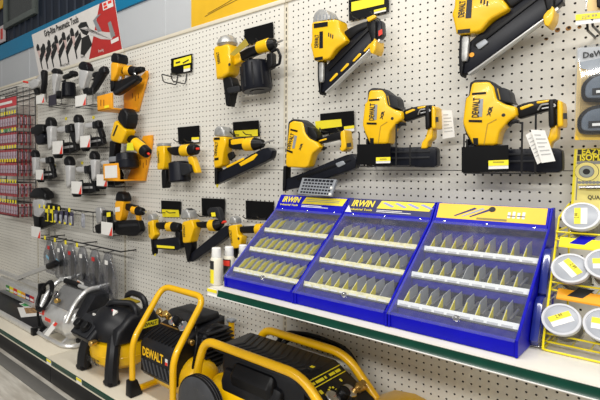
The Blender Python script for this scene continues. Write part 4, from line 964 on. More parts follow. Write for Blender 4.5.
def silver_nailer(label, kind, at, s, ctop=None, post=True, dark=False, tagp=None):
    A = (78.4, 114) if kind == 'brad' else ((84.2, 61) if kind == 'framing' else (57.4, 67.9))
    d = .115
    f = lambda pts: rel(pts, A, d, s, at)
    def fitx(pts, th):
        xs = [p[0] for p in pts]; a, b = min(xs), max(xs); sh = shiftpx((a+b)/2, pts[0][1], d, d-th); k = max(.5, (b-a-sh)/(b-a))
        return [(a+(p[0]-a)*k, p[1]) for p in pts]
    B = P(at[0], at[1], d)
    if kind == 'brad':
        cap = [(72.5, 123), (73.4, 116.4), (78.4, 113.6), (83.4, 117.6), (84.4, 123)]
        body = [(73.4, 122.6), (84.6, 122), (83.6, 131), (83.4, 140.6), (77, 144.2), (76, 131)]
        hand = [(81, 123), (92, 121.6), (92.6, 127.4), (82, 128.4)]
        end = [(91, 121.4), (95.6, 119.3), (97, 128), (92, 128.6)]
        mag = [(76, 139), (99, 135.5), (101, 145.4), (80, 148)]
        nose = [(77.3, 143), (84.4, 140.6), (83.6, 151), (79.6, 151.4)]
        cd = [(82, 136.4), (92, 147)]; lo = 150
    elif kind == 'framing':
        cap = [(78, 69.4), (78.6, 64), (84.2, 60.8), (91.2, 62.8), (94.2, 68), (93.6, 71)]
        body = [(78.4, 69.2), (93.6, 70), (92.6, 75), (88, 83), (85.6, 89.4), (79.4, 88.4), (78.4, 79.2)]
        hand = [(89, 72), (97, 70), (98, 76), (89, 78)]
        end = [(96, 68), (102, 66), (103, 73), (97, 76)]
        mag = [(85, 93), (97, 67), (101.6, 65), (103, 71), (89.4, 93.4)]
        nose = [(79.6, 87.6), (86, 87), (88, 94), (82, 95)]
        cd = [(77, 96.5), (88, 105)]; lo = 105
    else:
        cap = [(50.7, 73.2), (52.2, 69.4), (57.4, 67.6), (63, 70.6), (63.4, 74)]
        body = [(51.6, 73.6), (62.6, 73), (62, 77.4), (58, 85), (56, 95.6), (53, 92), (52, 82)]
        hand = [(59, 75), (68, 71.4), (69, 76.4), (60, 79.6)]
        end = [(66.6, 71), (70.6, 69.8), (72, 74.6), (68, 77)]
        mag = None
        nose = [(53, 91), (57.6, 90), (58, 98), (54, 99)]
        cd = [(50.2, 96), (57.7, 105)]; lo = 105
    zlo = min(p[1] for p in f([(80, lo)]))
    t = thing('silver_nailer', label, 'nail gun', (B.x, -.08, zlo), 'silver and black air nailers')
    th = .050*s
    rpart('end_cap', f(fitx(cap, th)), d+.002, th+.004, M_BLK, t, .016*s)
    rpart('body', f(fitx(body, th*.9)), d, th*.9, M_SLV, t, .010*s)
    rpart('handle', f(hand), d-.018*s, .030*s, M_SLV if kind == 'brad' else M_BLK, t, .010*s)
    rpart('handle_end', f(end), d-.010*s, .046*s, M_BLK, t, .014*s)
    if mag: rpart('magazine', f(mag), d-.016, .034*s, M_BLK, t, .006*s)
    if kind == 'brad':
        rpart('magazine_post', f([(93, 126), (97, 127), (100.6, 137), (97, 138)]), d-.020, .026*s, M_BLK, t, .004*s)
        rpart('collar', f([(89.6, 121.2), (92, 121), (92.4, 128), (90, 128.6)]), d-.014*s, .038*s, M_RUB, t, .008*s)
        rpart('magazine_plate', f([(86, 141), (98, 139), (98.4, 141), (86.4, 143.2)]), d-.0145, .004, M_SIL, t, .001, 0)
    else:
        c0 = f([(64, 82)])[0]; c1 = f([(64.4, 97)])[0]
        bm = BM(); q0 = Vector((c0[0], -(d-.035), c0[1])); q1 = Vector((c1[0], -(d-.035), c1[1])); L = (q1-q0).length
        lathe(bm, [(0, .034*s), (.006, .046*s), (L-.008, .050*s), (L, .044*s)], q0, q1-q0, 20); obj('canister', bm, M_BLU_BLK, t)
    rpart('nose', f(nose), d-.014, .036*s, M_BLK, t, .004*s)
    rpart('trigger', f([(body[3][0]-1, body[3][1]-4), (body[3][0]+3, body[3][1]-6), (body[3][0]+3.6, body[3][1]-2)]), d-.026*s, .012, M_BLK, t, .002, 0)
    # cradle
    q = f(cd); x0, x1 = q[0][0], q[1][0]; z1, z0 = q[0][1], q[1][1]
    if ctop: z0, z1 = P(at[0], ctop[1], d).z, P(at[0], ctop[0], d).z
    h = thing('wire_cradle', 'wire cradle carrying the '+label[0:0]+label, 'tool hook', ((x0+x1)/2, 0, z0-.004), 'wire cradles of the silver nailers')
    h['label'] = label_c(label)
    dc = d+.012
    card_tri(h, x0, x1, z0, z1, dc, dark)
    X2 = x1+.075*s
    for X, hz in ((x0+.004, .03), (x1-.002, .05), (X2, .10*s)):
        bm = BM(); tube(bm, bend([(X, -.0005, z0-.004), (X, -dc+.003, z0-.004), (X, -dc+.003, z0+hz)], .006), .0026, 6); obj('cradle_arm', bm, M_WIRE, h)
    bm = BM(); tube(bm, [(x0, -dc+.003, z0-.004), (X2, -dc+.003, z0-.004)], .0026, 6); obj('cross_wire', bm, M_WIRE, h)
    if tagp:
        p = P(tagp[0], tagp[1], .006); bm = BM(); box(bm, (p.x-.012, -.001, p.z-.010), (p.x+.012, -.004, p.z+.010)); obj('price_tag', bm, M_LAB, h, False)
    return t
def label_c(l):
    w_ = l.split(' ', 2)
    return ('wire cradle of the ' + l)
silver_nailer('silver coil nailer under the white sign, dark card', 'coil', (57.4, 67.9), 1.0, dark=True)
silver_nailer('silver framing nailer tilted up under the red sign corner', 'framing', (84.2, 61), 1.0)
silver_nailer('silver nailer with long level magazine nearest the wire rack', 'brad', (50.4, 116.6), 1.22, tagp=(65.5, 118.6))
silver_nailer('silver nailer left of the amber coil nailer', 'brad', (78.4, 114), 1.0, tagp=(93, 117.4))
silver_nailer('silver nailer in front of the wire rack side', 'brad', (34.6, 150), 1.0, tagp=(54.2, 166))
silver_nailer('silver nailer low in the middle of its group', 'brad', (69.2, 156.4), 1.12, tagp=(81.6, 163))
silver_nailer('silver nailer half hidden by the orange holder', 'brad', (94.6, 151), .98)
# lone sideways one at the far left
t = thing('silver_nailer', 'small silver nailer lying sideways above the wire rack', 'nail gun', (P(37, 95, .1).x, -.08, P(37, 95, .1).z), 'silver and black air nailers')
d = .11
part('body', [(27, 83), (33.6, 78.4), (38.4, 80), (37, 86.6), (31.8, 89.4)], d, .05, M_SLV, t, .014, False)
part('neck', [(35, 80), (41, 72.6), (44, 75), (38, 85)], d-.01, .032, M_SLV, t, .010, False)
part('handle', [(40.6, 71.6), (45, 69.4), (48.4, 71), (47.6, 83.3), (44.4, 93.6), (39.5, 93.4), (43, 82)], d-.004, .036, M_BLK, t, .010)
part('nose', [(32.6, 88), (36, 86.6), (37.8, 93), (35, 95)], d-.01, .03, M_BLK, t, .004, False)
barrel('air_plug', (23.6, 81.6), (27.6, 82.4), .09, .008, .008, M_REDB, t, 10)
h = thing('wire_cradle', 'black wire cradle with card for the sideways silver nailer', 'tool hook', (P(40, 104, .12).x, 0, P(40, 104, .12).z), 'wire cradles of the silver nailers')
a, b = P(36.4, 104.2, .125), P(44.4, 94, .125); card_tri(h, a.x, b.x, a.z, b.z, .125)
for X in (a.x+.004, b.x+.03):
    bm = BM(); tube(bm, bend([(X, -.0005, a.z), (X, -.123, a.z), (X, -.123, a.z+.08)], .006), .0026, 6); obj('cradle_arm', bm, M_WIRE, h)
# large angled one at the lower left
t = thing('silver_nailer', 'large silver nailer with black cap below the wire rack', 'nail gun', (P(44, 230, .1).x, -.08, P(44, 230, .1).z), 'silver and black air nailers')
d = .13
part('end_cap', [(28.4, 198.4), (29, 193), (33, 188), (38, 187.6), (44, 193), (44.4, 199.4)], d+.004, .085, M_BLK, t, .024, False)
part('body', [(32, 199.6), (43.6, 199), (43.6, 211), (38.6, 217.4), (33.6, 216), (33, 208)], d, .064, M_SLV, t, .012, False)
part('handle', [(41, 202), (56, 205), (57.6, 210), (52, 211), (41, 209)], d-.02, .036, M_BLK, t, .012, False)
part('magazine', [(33, 222), (38, 219), (63.6, 210), (66, 216), (50, 225), (37, 230.6)], d-.026, .04, M_BLK, t, .008, False)
part('nose', [(32.8, 215), (38.4, 216), (38.6, 228), (34, 228)], d-.012, .044, M_BLK, t, .006, False)
h = thing('wire_cradle', 'black wire cradle with card for the large silver nailer', 'tool hook', (P(40, 236, .13).x, 0, P(40, 236, .13).z), 'wire cradles of the silver nailers')
a, b = P(31.6, 236.4, .14), P(40.6, 227.6, .14); card_tri(h, a.x, b.x, a.z, b.z, .14)
for X in (a.x+.004, b.x-.004, b.x+.13, b.x+.22):
    bm = BM(); tube(bm, bend([(X, -.0005, a.z), (X, -.138, a.z), (X, -.138, a.z+.09)], .006), .0026, 6); obj('cradle_arm', bm, M_WIRE, h)
bm = BM(); tube(bm, [(a.x, -.138, a.z), (b.x+.22, -.138, a.z)], .0026, 6); obj('cross_wire', bm, M_WIRE, h)
# small grey stapler
t = thing('stapler', 'small grey and black stapler left of the amber brad nailer', 'nail gun', (P(103, 234, .1).x, -.08, P(103, 234, .1).z), 'silver and black air nailers')
d = .11
part('body', [(95, 209), (97, 207), (100.6, 208), (101.4, 222), (96.4, 224)], d, .04, M_SIL, t, .008, False)
part('handle', [(99.6, 210), (109, 211), (110, 216), (100, 216)], d-.012, .03, M_BLK, t, .008, False)
part('magazine', [(94, 225), (112, 221), (113, 232), (96, 234)], d-.012, .032, M_BLK, t, .005, False)
part('magazine_post', [(106, 214), (109.6, 214), (110.4, 224), (107, 224)], d-.014, .026, M_BLK, t, .004, False)
flat('price_tag', [(106.6, 212.6), (110.4, 212), (110.4, 216.6), (106.6, 217)], d+.004, M_LAB, t)
h = thing('wire_cradle', 'black wire cradle with card for the small grey stapler', 'tool hook', (P(108, 234, .12).x, 0, P(108, 234, .12).z), 'wire cradles of the silver nailers')
a, b = P(101.4, 234, .125), P(112.6, 223, .125); card_tri(h, a.x, b.x, a.z, b.z, .125)
for X in (a.x-.10, a.x+.004, b.x-.004):
    bm = BM(); tube(bm, bend([(X, -.0005, a.z), (X, -.123, a.z), (X, -.123, a.z+.13)], .006), .0026, 6); obj('cradle_arm', bm, M_WIRE, h)
# dark coil tool half in the rack
t = thing('coil_nailer', 'small all black coil nailer at the wire rack corner', 'nail gun', (P(38, 145, .1).x, -.08, P(38, 145, .1).z), 'air nailers')
part('body', [(31, 129), (36, 124), (42, 124), (43, 132), (37, 136), (31.6, 134)], .115, .05, M_BLK, t, .012, False)
part('canister', [(33, 133), (40, 131), (44, 136), (42, 144), (36, 145)], .110, .06, M_BLU_BLK, t, .016, False)
part('nose', [(30.6, 128), (33, 126.6), (34, 133), (31, 134)], .105, .03, M_RUB, t, .004, False)

# ================================================================== black wire rack with carded packs
RX0, RX1, RD, RZ0, RZ1 = -3.05, -2.455, .155, .805, 1.755
t = thing('wire_rack', 'tall black wire rack full of small red packs at the left edge', 'rack', ((RX0+RX1)/2, 0, RZ0))
def rw(name, pts, r=.0032): 
    bm = BM(); tube(bm, pts, r, 6); return obj(name, bm, M_WIRE, t)
for X in (RX0, RX1):
    for dd in (.007, .055, .105, RD):
        rw('side_wire', [(X, -dd, RZ0), (X, -dd, RZ1+.07)], .0042 if dd in (.007, RD) else .0028)
    for k in range(14):
        z = RZ0+k*(RZ1-RZ0)/13; rw('side_wire', [(X, -.003, z), (X, -RD, z)], .0026)
for z in (RZ0, RZ1, RZ1+.035, RZ1+.07):
    rw('front_wire', [(RX0, -RD, z), (RX1, -RD, z)], .0036)
    rw('back_wire', [(RX0, -.007, z), (RX1, -.007, z)], .0036)
for k in range(10):
    X = RX0+k*(RX1-RX0)/9; rw('top_wire', [(X, -.004, RZ1+.07), (X, -RD, RZ1+.07)], .0024)
bm = BM(); box(bm, (RX0, -RD-.002, RZ1-.075), (RX1, -RD-.005, RZ1-.004)); hs = obj('header_card', bm, mat('header_red', (.55, .04, .05), .4, var=.1), t, False)
bm = BM(); box(bm, (RX0+.02, -RD-.0052, RZ1-.05), (RX1-.08, -RD-.006, RZ1-.03)); obj('header_print', bm, M_WHT, hs, False)
M_PKR = mat('pack_red', (.36, .04, .05), .3, var=.6, scale=45); M_PKG = mat('pack_frost', (.42, .33, .39), .25, var=.45, scale=70)
M_TGG = mat('tag_green', (.05, .35, .10), .5)
def hookpack_meshes():
    out = []
    for mm in (M_PKR, M_PKG):
        bm = BM(); box(bm, (-.020, -.002, -.105), (.020, .002, 0)); me = bpy.data.meshes.new('pack_card'); bm.to_mesh(me); bm.free(); me.materials.append(mm); out.append(me)
    bm = BM(); box(bm, (-.0175, -.009, -.082), (.0175, -.002, -.018), .003, 1); me = bpy.data.meshes.new('pack_blister'); bm.to_mesh(me); bm.free(); me.materials.append(M_PKG); out.append(me)
    return out
pkm = hookpack_meshes()
def link(name, me, par, loc=(0, 0, 0)):
    o = bpy.data.objects.new(name, me); C.objects.link(o); o.parent = par; o.location = loc; return o
bm = BM(); box(bm, (-.012, -.0015, -.012), (.012, .0, .014)); tgm = bpy.data.meshes.new('tag'); bm.to_mesh(tgm); bm.free(); tgm.materials.append(M_LAB)
tgm2 = tgm.copy(); tgm2.materials.clear(); tgm2.materials.append(M_TGG)
ORD = ('first', 'second', 'third', 'fourth', 'fifth', 'sixth', 'seventh', 'eighth')
def pack_label(ri, ci, k):
    row = ('top row', 'second row', 'third row', 'fourth row', 'fifth row', 'bottom row')[ri]
    if k: return 'red carded pack in the wire rack side, %s, %s behind the front one' % (row, ORD[k-1])
    return 'red carded pack in the wire rack front, %s, %s from its right side' % (row, ORD[ci])
rows_z = [P(9, y, RD).z for y in (113, 130, 147, 160.5, 181, 201)]
for ri, z in enumerate(rows_z):
    for ci in range(8):
        X = RX1-.030-ci*.0515
        for k, dd in enumerate((.142, .108, .074, .040) if ci == 0 else (.142,)):
            p = thing('hook_pack', pack_label(ri, ci, k), 'pack', (X, -dd, z-.02), 'carded packs in the wire rack')
            link('pack_card', pkm[0], p); 
            if k == 0 or ci == 0: link('pack_blister', pkm[2], p)
        bm = None
        o = link('price_tag', tgm2 if (ri == 1 and ci in (2, 3, 4, 6)) else tgm, t, Vector((X, -RD-.004, z))-t.location)
    rw('peg_bar', [(RX0, -.004, z-.014), (RX1, -.004, z-.014)], .003)
    for ci in range(8):
        X = RX1-.030-ci*.0515; rw('peg', [(X, -.004, z-.014), (X, -RD-.002, z-.014)], .0016)

# ================================================================== hook bar with small packs, and clamshell packs
t = thing('hook_bar', 'short black hook bar with yellow tags and small packs', 'tool hook', (P(70, 212, 0).x, 0, P(70, 212, 0).z))
a, b = P(46, 205.6, .10), P(96, 213.6, .10); zb = (a.z+b.z)/2
a = P(46, 207, .10); b = P(93, 211, .10)
bm = BM(); tube(bm, [(a.x, -.10, zb), (b.x, -.10, zb)], .0045, 6); obj('bar', bm, M_WIRE, t)
for X in (a.x, b.x):
    bm = BM(); tube(bm, [(X, -.0005, zb), (X, -.10, zb)], .004, 6); obj('bar_arm', bm, M_WIRE, t)
nb = 9
for k in range(nb):
    X = a.x+(b.x-a.x)*(k+.4)/nb
    bm = BM(); tube(bm, [(X, -.10, zb), (X, -.155, zb-.004), (X, -.160, zb+.006)], .002, 5); obj('hook_arm', bm, M_WIRE, t)
    if k < 5 or k == 6:
        link('price_tag', tgm, t, Vector((X, -.163, zb+.006))-t.location)
M_PUR = mat('pack_purple', (.05, .045, .09), .3, var=.5, scale=60); M_CLP = mat('pack_pale', (.35, .36, .40), .25, var=.4, scale=40)
lab5 = 'small dark blue carded pack on the short hook bar'
for k in range(nb):
    X = a.x+(b.x-a.x)*(k+.4)/nb
    if k in (1, 2): mm, lb, wd = M_LAB, 'small yellow carded pack on the short hook bar', .042
    elif k in (3, 4, 5, 6): mm, lb, wd = M_PUR, lab5, .038
    elif k == 8: mm, lb, wd = M_CLP, 'small clear pack at the end of the short hook bar', .036
    else: continue
    if k in (1, 2): lb = ('left', 'right')[k-1]+' one of two small yellow packs on the short hook bar'
    if 2 < k < 7: lb = ORD[k-3]+' small dark blue pack from the left on the short hook bar'
    p = thing('hook_pack', lb, 'pack', (X, -.145, zb-.10), 'packs on the short hook bar')
    bm = BM(); box(bm, (X-wd/2, -.147, zb-.098), (X+wd/2, -.143, zb-.008)); obj('pack_card', bm, mm, p, False)
    bm = BM(); box(bm, (X-wd*.35, -.155, zb-.090), (X+wd*.35, -.147, zb-.035), .003, 1); obj('pack_blister', bm, M_CLP if k > 2 else M_BLK, p)
    if 2 < k < 8:
        bm = BM(); box(bm, (X-wd*.4, -.1555, zb-.094), (X+wd*.2, -.1551, zb-.080)); obj('pack_print', bm, M_LAB, p, False)

M_CS = clear('clamshell', tint=(.74, .75, .78), gloss=.26, haze=.05, hazecol=(.33, .34, .37), rough=.2)
M_CSI = mat('clamshell_tool', (.010, .010, .011), .35, var=.4); M_CSP = mat('clamshell_paper', (.15, .145, .16), .4, var=.95, scale=55); M_ORT = mat('tag_coral', (.72, .25, .10), .5)
bar = thing('hook_bar', 'long black hook bar holding the grey clamshell packs', 'tool hook', (P(86, 246, 0).x, 0, P(86, 246, 0).z))
a = P(51, 238.4, .11); b = P(121, 249.4, .11); zb = (a.z+b.z)/2
bm = BM(); tube(bm, [(a.x, -.11, zb), (b.x, -.11, zb)], .005, 6); obj('bar', bm, M_WIRE, bar)
for X in (a.x, (a.x+b.x)/2, b.x):
    bm = BM(); tube(bm, [(X, -.0005, zb), (X, -.11, zb)], .004, 6); obj('bar_arm', bm, M_WIRE, bar)
cl = ('first grey clamshell pack from the left on the long hook bar, pale blue print', 'second grey clamshell pack from the left, pale blue print at mid height',
      'third grey clamshell pack from the left, coral tag at its foot', 'fourth grey clamshell pack from the left, coral tag and round print',
      'fifth grey clamshell pack from the left, hanging close to its neighbours', 'last grey clamshell pack on the right end of the hook bar')
for k in range(6):
    X = a.x+(b.x-a.x)*(k+.62)/6; dd = .15
    bm = BM(); tube(bm, [(X, -.11, zb), (X, -.19, zb-.004), (X, -.195, zb+.008)], .0025, 5); obj('hook_arm', bm, M_WIRE, bar)
    if k < 4: link('price_tag', tgm, bar, Vector((X-.004, -.198, zb+.008))-bar.location)
    p = thing('clamshell_pack', cl[k], 'pack', (X, -dd, zb-.27), 'grey clamshell packs')
    hgt = .240+.014*(k % 3); sw = .094; zt = zb-.006
    out = soften([(X-.022, zt), (X+.022, zt), (X+.040, zt-.03), (X+sw, zt-hgt*.55), (X+sw*.92, zt-hgt), (X-sw*.7, zt-hgt), (X-sw, zt-hgt*.5), (X-.040, zt-.03)], 1, .15)
    bm = BM(); wall_prism(bm, out, dd+.022, dd, .006, 2); obj('shell', bm, M_CS, p)
    bm = BM(); wall_prism(bm, [(X-.030, zt-.05), (X+.034, zt-.045), (X+.048, zt-hgt*.55), (X+.03, zt-hgt*.93), (X-.03, zt-hgt*.9), (X-.046, zt-hgt*.5)], dd+.004, dd+.002); obj('insert', bm, M_CSP, p, False)
    bm = BM(); wall_prism(bm, soften([(X+.004, zt-.06), (X+.030, zt-.07), (X+.034, zt-hgt*.6), (X+.016, zt-hgt*.92), (X-.004, zt-hgt*.7)], 1), dd+.018, dd+.005, .004, 2); obj('tool', bm, M_CSI, p)
    if k < 2:
        bm = BM(); wall_prism(bm, [(X-.040, zt-hgt*.46), (X+.0, zt-hgt*.52), (X+.0, zt-hgt*.60), (X-.042, zt-hgt*.54)], dd+.0235, dd+.0225); obj('pack_print', bm, mat('print_sky', (.20, .45, .60), .4), p, False)
    if k in (2, 3):
        bm = BM(); wall_prism(bm, [(X-.050, zt-hgt*.90), (X+.030, zt-hgt*.93), (X+.030, zt-hgt*1.06), (X-.050, zt-hgt*1.03)], dd+.0245, dd+.0225); pt = obj('paper_tag', bm, M_WHT, p, False)
        bm = BM(); wall_prism(bm, [(X-.046, zt-hgt*.92), (X-.012, zt-hgt*.935), (X-.012, zt-hgt*1.03), (X-.046, zt-hgt*1.02)], dd+.0255, dd+.0246); obj('tag_print', bm, M_ORT, pt, False)
    bm = BM(); wall_prism(bm, [(X-.02, zt-.045), (X+.012, zt-.045), (X+.012, zt-.07), (X-.02, zt-.07)], dd+.0240, dd+.0228); obj('pack_print', bm, M_WHT if k % 2 else M_RED, p, False)
# ================================================================== compressors on the base deck
DZ = DECK_Z+.001
M_BK2 = mat('housing_black', (0.008, 0.0085, 0.011), 0.42, var=0.2, spec=0.35)
M_GLS = mat('gauge_face', (0.80, 0.80, 0.78), 0.3, var=0.02)
def side_prism(name, prof, x0, x1, m, par, bev=.008, seg=2):    # profile in (d,z), extruded along X
    bm = BM(); prism(bm, [(-a, b) for a, b in prof], (x0, 0, 0), YA, ZA, XA, 0, x1-x0, bev, seg); return obj(name, bm, m, par)
def gauge(par, c, n, r, dial=True):
    n = Vector(n).normalized(); c = Vector(c)
    bm = BM(); lathe(bm, [(0, r), (r*.5, r), (r*.6, r*.92), (r*.6, r*.8)], c, n, 20); g = obj('gauge', bm, M_CHR if dial else M_BLK, par)
    bm = BM(); lathe(bm, [(r*.5, r*.84), (r*.56, r*.82)], c, n, 20); obj('dial', bm, M_GLS if dial else M_RUB, g)
    if dial:
        e = n.orthogonal().normalized(); f = n.cross(e)
        for k in range(7):
            a = math.radians(-30+k*40); q = e*math.cos(a)+f*math.sin(a)
            bm = BM(); tube(bm, [c+n*r*.57+q*r*.55, c+n*r*.57+q*r*.75], r*.035, 4); obj('tick', bm, M_INK, g)
        bm = BM(); tube(bm, [c+n*r*.58, c+n*r*.58+(e*.5+f*.6).normalized()*r*.55], r*.04, 4); obj('needle', bm, M_REDB, g)
    return g
def knob(par, c, n, r, h, m=None):
    n = Vector(n).normalized(); c = Vector(c)
    bm = BM(); lathe(bm, [(0, r*1.15), (h*.2, r*1.15), (h*.25, r), (h*.9, r*.9), (h, r*.75)], c, n, 14); return obj('knob', bm, m or M_RUB, par)
def coupler(par, c, n, r=.011, L=.035):
    n = Vector(n).normalized(); c = Vector(c)
    bm = BM(); lathe(bm, [(0, r*.7), (L*.2, r*.7), (L*.22, r), (L*.55, r), (L*.58, r*.8), (L*.62, r*1.05), (L*.9, r*1.05), (L, r*.7)], c, n, 14); return obj('coupler', bm, M_BRASS, par)

# ---- A: silver tank compressor
t = thing('air_compressor', 'silver tank compressor with coiled black hose and paper tag', 'air compressor', (-1.42, -.27, DZ), 'air compressors')
bm = BM(); x0, x1 = -1.63, -1.24; r = .100
lathe(bm, [(0, .02), (.012, .055), (.035, .082), (.06, r), (x1-x0-.06, r), (x1-x0-.035, .082), (x1-x0-.012, .055), (x1-x0, .02)], (x0, -.285, DZ+.118), XA, 28); tk = obj('tank', bm, M_ALU, t)
flat_ = [(-1.50, .24), (-1.44, .24), (-1.44, .27), (-1.50, .27)]
bm = BM(); box(bm, (-1.52, -.3865, .255), (-1.45, -.3835, .275)); obj('tank_print', bm, M_REDB, tk, False)
bm = BM(); box(bm, (-1.60, -.386, .28), (-1.54, -.380, .31)); obj('tank_print', bm, M_REDB, tk, False)
bm = BM(); box(bm, (-1.596, -.3875, .287), (-1.56, -.386, .302)); obj('tank_print', bm, M_WHT, tk, False)
M_GHS = mat('housing_grey', (.20, .20, .20), .4, metal=.2, var=.08)
side_prism('housing', [(.338, .335), (.346, .35), (.250, .450), (.11, .450), (.10, .31), (.28, .31)], -1.545, -1.285, M_GHS, t, .012)
# sloped front panel frame
bm = BM(); tube(bm, bend([(-1.255, -.385, .30), (-1.255, -.33, .40), (-1.255, -.25, .468), (-1.255, -.10, .468), (-1.255, -.10, .30)], .04, 6), .014, 10); obj('handle_tube', bm, M_ALU, t)
bm = BM(); tube(bm, bend([(-1.60, -.385, .30), (-1.60, -.33, .40), (-1.60, -.25, .468), (-1.60, -.10, .468), (-1.60, -.10, .30)], .04, 6), .014, 10); obj('handle_tube', bm, M_ALU, t)
bm = BM(); tube(bm, [(-1.60, -.24, .472), (-1.255, -.24, .472)], .012, 10); obj('handle_bar', bm, M_ALU, t)
bm = BM(); tube(bm, [(-1.53, -.24, .473), (-1.36, -.24, .473)], .018, 10); obj('grip', bm, M_BLK, t)
side_prism('valve_block', [(.30, .30), (.33, .33), (.24, .45), (.14, .45), (.14, .30)], -1.268, -1.17, M_BK2, t, .02)
# hose coil hung on the panel
for k in range(3):
    cx, cy, cz = -1.575+.006*k, -.352-.010*k, .395-.003*k; pts = []
    for j in range(20):
        a = 2*math.pi*j/20; pts.append((cx+.066*math.cos(a), cy+.040*math.sin(a)*.9, cz+.080*math.sin(a)))
    bm = BM(); tube(bm, pts, .0085, 8, closed=True); obj('hose_coil', bm, M_BLK, t)
bm = BM(); tube(bm, bend([(-1.60, -.385, .33), (-1.635, -.38, .27), (-1.63, -.37, .19)], .04, 5), .0085, 8); obj('hose_tail', bm, M_BLK, t)
nrm = Vector((0, -.77, .64))
coupler(t, (-1.43, -.335, .385), (.5, -.8, .2), .014, .045); gauge(t, (-1.50, -.315, .405), nrm, .020)
bm = BM(); tube(bm, bend([(-1.622, -.375, DZ+.014), (-1.60, -.40, DZ+.014), (-1.28, -.40, DZ+.014), (-1.22, -.36, DZ+.014), (-1.22, -.18, DZ+.014)], .05, 5), .012, 8); obj('base_tube', bm, M_ALU, t)
for x, y in ((-1.615, -.375), (-1.22, -.20)):
    bm = BM(); tube(bm, [(x, y, DZ+.016), (x-.012, y+.03, DZ+.016)], .0155, 8); obj('foot', bm, M_BLK, t)
for x in (-1.56, -1.32):
    side_prism('tank_saddle', [(.37, DZ), (.385, DZ+.02), (.34, DZ+.05), (.22, DZ+.05), (.20, DZ)], x, x+.02, M_ALU, t, .003)
for y in (.30, .20):
    bm = BM(); box(bm, (-1.30, -y, DZ), (-1.24, -y+.03, DZ+.03), .006); obj('rubber_pad', bm, M_BLK, t)
t2 = thing('hang_tag', 'long white paper tag hanging on the silver tank compressor', 'tag', P(50, 330, .42), 'white paper tags')
pts = [P(53.6, 321.6, .40), P(57.6, 324.6, .40), P(48, 336.6, .43), P(44, 334.4, .43)]
nn = Vector((0, -1, .3)).normalized()
bm = BM(); hexa(bm, pts+[p-nn*.001 for p in pts]); obj('paper', bm, M_WHT, t2, False)
pts = [p+nn*.0006 for p in (P(55.6, 321.9, .403), P(57.8, 323.6, .403), P(55, 326.6, .41), P(52.8, 325, .41))]
bm = BM(); hexa(bm, pts+[p-nn*.0004 for p in pts]); obj('tag_print', bm, M_REDB, t2, False)

# ---- B: black and yellow cordless drum compressor
cx, cd = -.815, .315
t = thing('air_compressor', 'black and yellow drum compressor on four black legs', 'air compressor', (cx, -cd, DZ), 'air compressors')
bm = BM(); lathe(bm, [(0, .06), (.010, .115), (.035, .146), (.06, .152), (.105, .152), (.13, .146), (.155, .11), (.16, .06)], (cx, -cd, DZ+.035), ZA, 36); tk = obj('tank', bm, M_YEL, t)
bm = BM(); lathe(bm, [(0, .1525), (.002, .154), (.004, .1525)], (cx, -cd, DZ+.108), ZA, 36); obj('weld_band', bm, M_YEL, tk)
for sx, sy in ((-1, -1), (1, -1), (1, 1), (-1, 1)):
    x, y = cx+sx*.118, -cd+sy*.118; ex, ey = cx+sx*.13, -cd+sy*.135
    bm = BM()
    tube(bm, bend([(ex, ey, DZ+.004), (ex, ey, DZ+.07), (x, y, DZ+.15), (x*.6+cx*.4, y*.6-cd*.4, DZ+.24)], .04, 4), [.036, .036, .035, .035, .034, .034, .034, .034, .034, .034, .034, .034][:12], 10)
    lg = obj('leg', bm, M_BK2, t)
    bm = BM(); box(bm, (ex-.033, ey-.033, DZ), (ex+.033, ey+.033, DZ+.022), .010); obj('foot', bm, M_BLK, lg)
text('lettering', 'DEWALT', (cx-.010, -cd-.1535, DZ+.078), XA, ZA, .030, M_INK, tk, width=.115, bold=.03)
bm = BM(); lathe(bm, [(0, .150), (.02, .155), (.05, .150), (.09, .135), (.125, .105), (.145, .06), (.15, .01)], (cx, -cd, DZ+.185), ZA, 32); hs = obj('housing', bm, M_BK2, t)
# battery pod and control panel on the left front
side_prism('control_pod', [(.495, .325), (.512, .350), (.42, .425), (.30, .445), (.28, .325)], -.985, -.79, M_BK2, t, .022, 3)
side_prism('pod_panel', [(.509, .353), (.512, .357), (.424, .432), (.421, .427)], -.965, -.815, M_RUB, t, .002, 1)
pn = Vector((0, -.64, .77))
for k, x in enumerate((-.935, -.865)): knob(t, (x, -.478, .388), pn, .026, .028, M_BLK)
bm = BM(); box(bm, (-.90, -.418, .428), (-.83, -.424, .442)); obj('pod_print', bm, M_WHT, t, False)
bm = BM(); hexa(bm, [(-.80, -.40, .46), (-.745, -.40, .46), (-.745, -.375, .478), (-.80, -.375, .478), (-.80, -.395, .452), (-.745, -.395, .452), (-.745, -.37, .47), (-.80, -.37, .47)]); fl = obj('sticker', bm, M_WHT, t, False)
bm = BM(); hexa(bm, [(-.798, -.4022, .4605), (-.775, -.4022, .4605), (-.775, -.379, .4772), (-.798, -.379, .4772), (-.798, -.4015, .459), (-.775, -.4015, .459), (-.775, -.378, .476), (-.798, -.378, .476)]); obj('sticker_print', bm, mat('flag_red', (.5, .1, .12), .5), fl, False)
coupler(t, (-.79, -.47, .335), (.25, -.9, .05), .013, .045)
side_prism('side_cowl', [(.44, .33), (.42, .40), (.34, .46), (.20, .47), (.15, .40), (.15, .32)], -.745, -.665, M_BK2, t, .022, 3)
bm = BM(); box(bm, (-.663, -.30, .385), (-.6655, -.18, .415), .001); bd = obj('badge', bm, M_LAB, t, False)
text('lettering', 'DEWALT', (-.6628, -.24, .400), YA, ZA, .017, M_INK, bd, width=.095, bold=.03)
